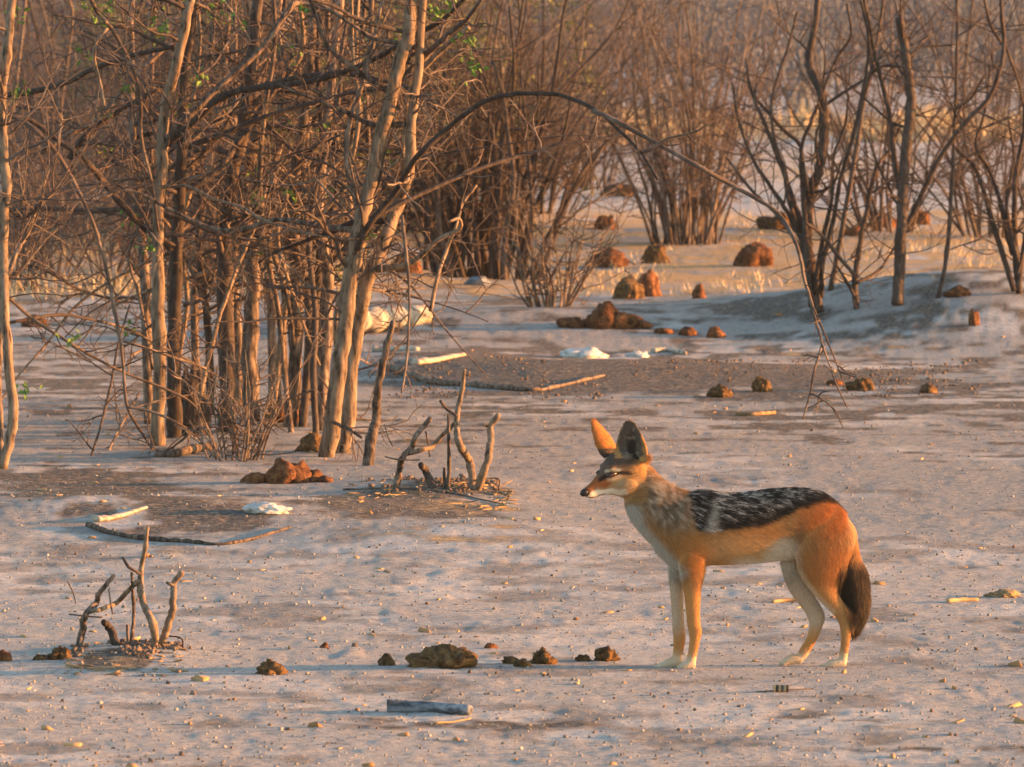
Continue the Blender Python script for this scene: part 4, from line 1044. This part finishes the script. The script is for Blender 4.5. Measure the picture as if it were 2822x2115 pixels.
SBX = [700, 735, 780, 850, 920, 1000, 1150, 1280, 1380, 1470, 1550, 1620, 1690]
SBY = [510, 600, 700, 712, 695, 692, 672, 628, 582, 552, 540, 560, 610]
def coat(P, N, seed=0, strand=None):
    """colour of the coat at points of the body: (colour, saddle weight, tail weight)"""
    cx, cy = close_view(P)
    n1 = fbm(cx / 60, cy / 60, 201, 3) - 0.5; n2 = fbm(cx / 22, cy / 22, 205, 3) - 0.5
    cy0 = cy; cx = cx + 26 * n1 + 14 * n2; cy = cy + 24 * n1 + 14 * n2
    rb = np.random.default_rng(seed).uniform(0, 1, len(cx)) if strand else np.full(len(cx), 0.5)
    c_ = np.tile(np.array([0.38, 0.195, 0.072]), (len(cx), 1))
    c_ = lerp(c_, (0.47, 0.285, 0.13), elm(cx, cy, 1050, 830, 240, 90))                         # pale tawny flank
    c_ = lerp(c_, (0.45, 0.165, 0.045), np.maximum(elm(cx, cy, 1560, 640, 170, 110), elm(cx, cy, 1560, 930, 130, 190) * 0.75))
    c_ = lerp(c_, (0.47, 0.205, 0.06), 0.8 * elm(cx, cy, 760, 850, 80, 130))
    c_ = lerp(c_, (0.56, 0.36, 0.18), elm(cx, cy, 1735, 650, 50, 130))
    c_ = lerp(c_, (0.16, 0.095, 0.05), 0.55 * elm(cx, cy, 1375, 760, 42, 110, 0.3))           # shade of the crease before the thigh, painted into the coat
    c_ = lerp(c_, (0.62, 0.55, 0.46), sst(845, 925, cy) * sst(930, 1080, cx) * sst(1420, 1330, cx) * sst(1010, 960, cy))
    c_ = lerp(c_, (0.60, 0.53, 0.44), elm(cx, cy, 1290, 860, 110, 90, -0.5) * 0.85)
    # neck grizzle and throat
    neck = elm(cx, cy, 585, 520, 190, 110, 0.72)
    c_ = lerp(c_, (0.27, 0.195, 0.13), 0.85 * neck)
    c_ = lerp(c_, (0.09, 0.068, 0.052), neck * sst(0.02, 0.2, n2 + (rb - 0.5) * 0.35))
    c_ = lerp(c_, (0.52, 0.46, 0.38), neck * sst(0.05, 0.2, -n2 - (rb - 0.5) * 0.35) * 0.7)
    thr = linem(cx, cy, [(390, 560), (450, 680), (540, 780), (610, 870), (670, 960)], 62)
    c_ = lerp(c_, (0.44, 0.41, 0.365), thr)
    # lower legs
    c_ = lerp(c_, (0.47, 0.225, 0.075), sst(980, 1150, cy) * sst(1640, 1600, cx) * 0.8)
    c_ = lerp(c_, (0.50, 0.40, 0.29), sst(1410, 1500, cy))
    farleg = ((P[:, 1] - JD) > 0.004) & (cy > 940) & (cx < 1600)
    c_ = np.where(farleg[:, None], lerp(c_, (0.44, 0.37, 0.29), 0.75 * sst(1380, 1250, cy)), c_)  # far legs greyed: their shade is put into the coat colour
    frontin = linem(cx, cy, [(1395, 930), (1440, 1010), (1520, 1120), (1600, 1200)], 26)
    c_ = lerp(c_, (0.58, 0.48, 0.35), frontin * 0.6)
    # saddle
    yb = np.interp(cx, SBX, SBY)
    lft = sst(-14, 14, cx - np.interp(cy, [470, 520, 600, 700, 740], [745, 738, 742, 768, 790]))
    sad = sst(-16, 14, yb - cy + (rb - 0.5) * 24 + 20 * n2) * lft * sst(1700, 1660, cx)
    st_ = fbm(cx / 46 + cy / 90, cy / 9 - cx / 60, 231, 3) - 0.5                                # streaks lying along the hair
    mixv = st_ * 1.1 + (rb - 0.5) * 0.9
    sc_ = np.tile(np.array([0.016, 0.013, 0.012]), (len(cx), 1))
    sc_ = lerp(sc_, (0.16, 0.145, 0.135), sst(0.12, 0.32, mixv))
    sc_ = lerp(sc_, (0.60, 0.57, 0.53), sst(0.27, 0.48, mixv))
    edge_ = sst(75, 30, yb - cy) * sst(880, 920, cx)
    sc_ = lerp(sc_, (0.018, 0.014, 0.012), edge_ * 0.93)
    sc_ = lerp(sc_, (0.55, 0.50, 0.44), 0.5 * elm(cx, cy, 850, 630, 32, 95, 0.15))
    sc_ = lerp(sc_, (0.018, 0.014, 0.012), 0.9 * linem(cx, cy, [(850, 510), (815, 610), (778, 690)], 17))
    c_ = c_ * (1 - sad[:, None]) + sc_ * sad[:, None]
    # tail
    tl = ((cx > 1655) & (cy > 700)) * sst(850, 930, cy) * sst(-20, 20, cx - np.interp(cy, [800, 880, 1000, 1100, 1200, 1290], [1700, 1675, 1640, 1668, 1700, 1738]))
    tc_ = np.tile(np.array([0.022, 0.015, 0.011]), (len(cx), 1))
    tc_ = lerp(tc_, (0.12, 0.07, 0.035), 0.6 * linem(cx, cy, [(1740, 880), (1790, 1000), (1800, 1120)], 48) * sst(-0.2, 0.2, n2 + (rb - 0.5) * 0.5))
    c_ = c_ * (1 - tl[:, None]) + tc_ * tl[:, None]
    # head
    hd = sst(520, 480, cx) * sst(575, 530, cy)
    c_ = np.where((hd > 0.5)[:, None], lerp(c_, (0.31, 0.185, 0.085), hd), c_)
    c_ = lerp(c_, (0.075, 0.055, 0.042), elm(cx, cy, 320, 285, 120, 75) * hd)                    # grey forehead
    c_ = lerp(c_, (0.10, 0.072, 0.056), elm(cx, cy, 240, 360, 50, 55) * hd)
    c_ = lerp(c_, (0.46, 0.26, 0.10), elm(cx, cy, 470, 350, 42, 80) * hd)                       # bright ruff behind the cheek
    c_ = lerp(c_, (0.36, 0.245, 0.14), elm(cx, cy, 390, 450, 80, 40) * hd)
    c_ = lerp(c_, (0.24, 0.085, 0.033), linem(cx, cy, [(160, 455), (210, 430), (265, 430)], 30) * hd)   # russet bridge
    c_ = lerp(c_, (0.64, 0.57, 0.48), linem(cx, cy, [(165, 495), (230, 488), (300, 488), (370, 490)], 20) * hd)   # white lips and chin
    c_ = lerp(c_, (0.05, 0.035, 0.028), 0.8 * linem(cx, cy0, [(160, 519), (205, 516), (255, 500)], 6) * hd)
    c_ = lerp(c_, (0.03, 0.021, 0.016), 0.95 * linem(cx, cy0, [(235, 415), (262, 397), (345, 374), (400, 378)], 13) * hd)
    c_ = lerp(c_, (0.50, 0.42, 0.31), 0.8 * linem(cx, cy0, [(275, 364), (310, 355), (345, 358)], 9) * hd)
    c_ = lerp(c_, (0.47, 0.39, 0.30), 0.6 * linem(cx, cy0, [(280, 412), (320, 408), (350, 395)], 10) * hd)
    ears_ = (cy0 < 300) & (cx < 530)
    c_ = np.where((ears_ & (P[:, 1] > JD + 0.012) & (cy0 < 245))[:, None], np.array([0.38, 0.14, 0.038])[None], c_)   # far ear back: rufous
    near = ears_ & (P[:, 1] < JD + 0.012) & (cx > 325)
    inner = near & (N[:, 1] < -0.05)
    c_ = np.where((near & (cy0 < 290))[:, None], np.array([0.34, 0.18, 0.07])[None], c_)
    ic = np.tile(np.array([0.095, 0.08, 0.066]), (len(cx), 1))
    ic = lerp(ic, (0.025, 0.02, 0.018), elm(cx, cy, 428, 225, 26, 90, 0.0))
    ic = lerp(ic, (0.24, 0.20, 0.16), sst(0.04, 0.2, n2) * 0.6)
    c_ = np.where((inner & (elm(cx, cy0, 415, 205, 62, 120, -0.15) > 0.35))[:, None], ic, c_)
    c_ = lerp(c_, (0.012, 0.011, 0.011), elm(cx, cy0, 138, 490, 27, 29, 0, 0.25))
    return c_, sad, tl

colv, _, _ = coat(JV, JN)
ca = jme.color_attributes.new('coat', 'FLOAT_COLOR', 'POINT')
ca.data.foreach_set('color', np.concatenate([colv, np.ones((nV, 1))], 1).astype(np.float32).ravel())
jme.polygons.foreach_set('use_smooth', [True] * len(jme.polygons))
jg = np.array([at(2080, 1840, JD)[0], JD, 0.0])
jack = empty('jackal', jg - np.array([0.007, 0, 0]), 'black backed jackal standing in profile, head turned slightly, dark bushy tail hanging', 'jackal')
jm, nt, b = new_mat('jackal_skin', 0.85, 0.1)
an_ = nt.nodes.new('ShaderNodeAttribute'); an_.attribute_name = 'coat'
nt.links.new(an_.outputs['Color'], b.inputs['Base Color'])
bump(nt, b, noise_tex(nt, 160, 4, 0.7, tex_co(nt)), 0.5, 0.004)
jme.vertices.foreach_set('co', (JV - jg).astype(np.float32).ravel())
jme.materials.clear()
body = link('body', jme, jm, jack)
jack.rotation_euler = (0, 0, math.radians(7))          # flank turned a little to the sun

# fur: strands combed along the coat
jme.calc_loop_triangles()
nt_ = len(jme.loop_triangles)
TR = np.empty(nt_ * 3, np.int32); jme.loop_triangles.foreach_get('vertices', TR); TR = TR.reshape(-1, 3)
a0, a1, a2 = JV[TR[:, 0]], JV[TR[:, 1]], JV[TR[:, 2]]
area = np.linalg.norm(np.cross(a1 - a0, a2 - a0), axis=1)
rj = np.random.default_rng(12)
NS = 210000
ti = rj.choice(nt_, NS, p=area / area.sum())
u = rj.uniform(0, 1, NS); w = rj.uniform(0, 1, NS); fl = u + w > 1; u[fl] = 1 - u[fl]; w[fl] = 1 - w[fl]
RP = a0[ti] * (1 - u - w)[:, None] + a1[ti] * u[:, None] + a2[ti] * w[:, None]
RN = nrm(JN[TR[ti, 0]] * (1 - u - w)[:, None] + JN[TR[ti, 1]] * u[:, None] + JN[TR[ti, 2]] * w[:, None])
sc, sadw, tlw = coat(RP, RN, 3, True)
cx, cy = close_view(RP)
headw = sst(540, 470, cx) * sst(580, 520, cy)
earw = ((cx < 520) & (cy < 265)).astype(float)
legw = sst(930, 1080, cy) * (1 - tlw)
neckw = elm(cx, cy, 585, 560, 200, 170, 0.72) * (1 - headw)
flow = np.tile(np.array([1.0, 0, -0.32]), (NS, 1))
def toward(w_, dvec):
    global flow
    flow = flow * (1 - w_[:, None]) + np.asarray(dvec)[None] * w_[:, None]
toward(neckw, (0.75, 0, -0.75)); toward(elm(cx, cy, 560, 780, 130, 180), (0.35, 0, -1)); toward(elm(cx, cy, 1560, 850, 200, 250), (0.35, 0, -0.95))
toward(elm(cx, cy, 1720, 680, 70, 160), (0.35, 0, -1)); toward(legw, (0.12, 0, -1)); toward(np.maximum(tlw, ((cx > 1670) & (cy > 760)) * 1.0), (0.05, 0, -1))
toward(headw, (0.95, 0, 0.25)); toward(earw, (-0.1, 0, 1)); toward(sst(450, 400, cx) * sst(470, 520, cy) * sst(600, 540, cy), (0.9, 0, -0.3))
flow = flow + rj.normal(0, 0.13, (NS, 3)) + 0.25 * np.stack([fbm(cx / 40, cy / 40, 301, 2) - .5, fbm(cx / 40, cy / 40, 302, 2) - .5, fbm(cx / 40, cy / 40, 303, 2) - .5], -1)
tan = nrm(flow - RN * np.sum(flow * RN, 1, keepdims=True))
ln = 0.019 + 0 * cx
ln = np.maximum(ln, 0.026 * sadw); ln = ln * (1 - neckw) + 0.024 * neckw
ln = ln * (1 - headw) + (0.0055 + 0.012 * sst(330, 470, cx)) * headw
ln = ln * (1 - legw) + 0.0065 * legw
ln = ln * (1 - tlw) + 0.036 * tlw
ln = np.where(earw > 0, 0.006, ln); ln = np.where(cy > 1440, 0.004, ln)
ln = np.where((cx < 165) & (cy > 440) & (cy < 530), 0.0008, ln) * rj.uniform(0.6, 1.2, NS)
lift = 0.30 + 0.15 * neckw + 0.12 * tlw
lift = np.where(headw > 0.5, 0.25, lift)
NP = 4
tt = np.linspace(0, 1, NP)
d1 = nrm(tan + RN * lift[:, None] * 1.3); d2 = nrm(tan + RN * lift[:, None] * 0.25 + np.array([0, 0, -0.12]))
pts = RP[:, None] - RN[:, None] * 0.001 + ln[:, None, None] * (d1[:, None] * (tt - 0.5 * tt ** 2)[None, :, None] + d2[:, None] * (0.5 * tt ** 2)[None, :, None])
hc = bpy.data.hair_curves.new('fur')
hc.add_curves([NP] * NS)
hc.position_data.foreach_set('vector', (pts - jg).astype(np.float32).ravel())
ra = hc.attributes.get('radius') or hc.attributes.new('radius', 'FLOAT', 'POINT')
rad = (0.00032 + 0.00008 * np.maximum(sadw, tlw))[:, None] * np.array([1.0, 0.95, 0.7, 0.15])[None]
ra.data.foreach_set('value', rad.astype(np.float32).ravel())
fc = hc.attributes.new('coat', 'FLOAT_COLOR', 'CURVE')
jit = np.exp(rj.normal(0, 0.2, NS))[:, None]
fc.data.foreach_set('color', np.concatenate([np.clip(sc * jit, 0, 0.85), np.ones((NS, 1))], 1).astype(np.float32).ravel())
fm, nt, b = new_mat('jackal_fur', 0.55, 0.25)
an_ = nt.nodes.new('ShaderNodeAttribute'); an_.attribute_name = 'coat'
nt.links.new(an_.outputs['Color'], b.inputs['Base Color'])
fur = link('fur', hc, fm, jack); fur['kind'] = 'stuff'

# eyes and nose
bvh = BVHTree.FromPolygons([Vector(p) for p in JV], [tuple(t) for t in TR])
def skin_at(cx_, cy_, back=False):
    p = c3(cx_, cy_); o_ = Vector((p[0], JD + (0.4 if back else -0.4), p[2]))
    h = bvh.ray_cast(o_, Vector((0, -1 if back else 1, 0)))
    return h[0] if h[0] is not None else Vector(p)
em, nt, b = new_mat('eye', 0.12, 0.5); b.inputs['Base Color'].default_value = (0.035, 0.016, 0.008, 1)
nm, nt, b = new_mat('nose', 0.38, 0.4); b.inputs['Base Color'].default_value = (0.010, 0.009, 0.009, 1)
def ball_obj(name, loc, r, rot, mat, seed=0):
    bm = bmesh.new(); bmesh.ops.create_uvsphere(bm, u_segments=20, v_segments=12, radius=1.0)
    for v_ in bm.verts:
        v_.co = Vector((v_.co.x * r[0], v_.co.y * r[1], v_.co.z * r[2]))
    me = bpy.data.meshes.new(name); bm.to_mesh(me); bm.free()
    me.polygons.foreach_set('use_smooth', [True] * len(me.polygons))
    o = link(name, me, mat, jack); o.location = Vector(loc) - Vector(jg); o.rotation_euler = rot
    return o
se = skin_at(303, 384)
ball_obj('eye', se + Vector((0, 0.0005, 0)), (0.0145, 0.0075, 0.0068), (0, math.radians(-16), math.radians(20)), em)
ball_obj('eye', skin_at(240, 372, True) + Vector((0, -0.009, 0)), (0.011, 0.005, 0.0052), (0, math.radians(-14), math.radians(28)), em)
tipc = turn(np.array([c3(ux(146), 486)]))[0]
ball_obj('nose', tipc, (0.013, 0.0095, 0.0095), (0, math.radians(-25), HY), nm)

# ------------------------------------------------------------------ dusty air
hz = link('haze', mesh_from('haze', [(x, y, z) for x in (-7000, 7000) for y in (-300, 7000) for z in (-1.6, 6.0)],
     [(0, 1, 3, 2), (4, 6, 7, 5), (0, 4, 5, 1), (2, 3, 7, 6), (0, 2, 6, 4), (1, 5, 7, 3)], None, False))
hm = bpy.data.materials.new('dusty_air'); hm.use_nodes = True
nt = hm.node_tree; nt.nodes.clear()
ho = nt.nodes.new('ShaderNodeOutputMaterial'); hv = nt.nodes.new('ShaderNodeVolumePrincipled')
hv.inputs['Color'].default_value = (0.86, 0.84, 0.88, 1); hv.inputs['Density'].default_value = 0.00025; hv.inputs['Anisotropy'].default_value = 0.2
nt.links.new(hv.outputs[0], ho.inputs['Volume'])
hz.data.materials.append(hm)
tag(hz, 'thin dusty evening air over the whole plain', 'haze', None, 'stuff')
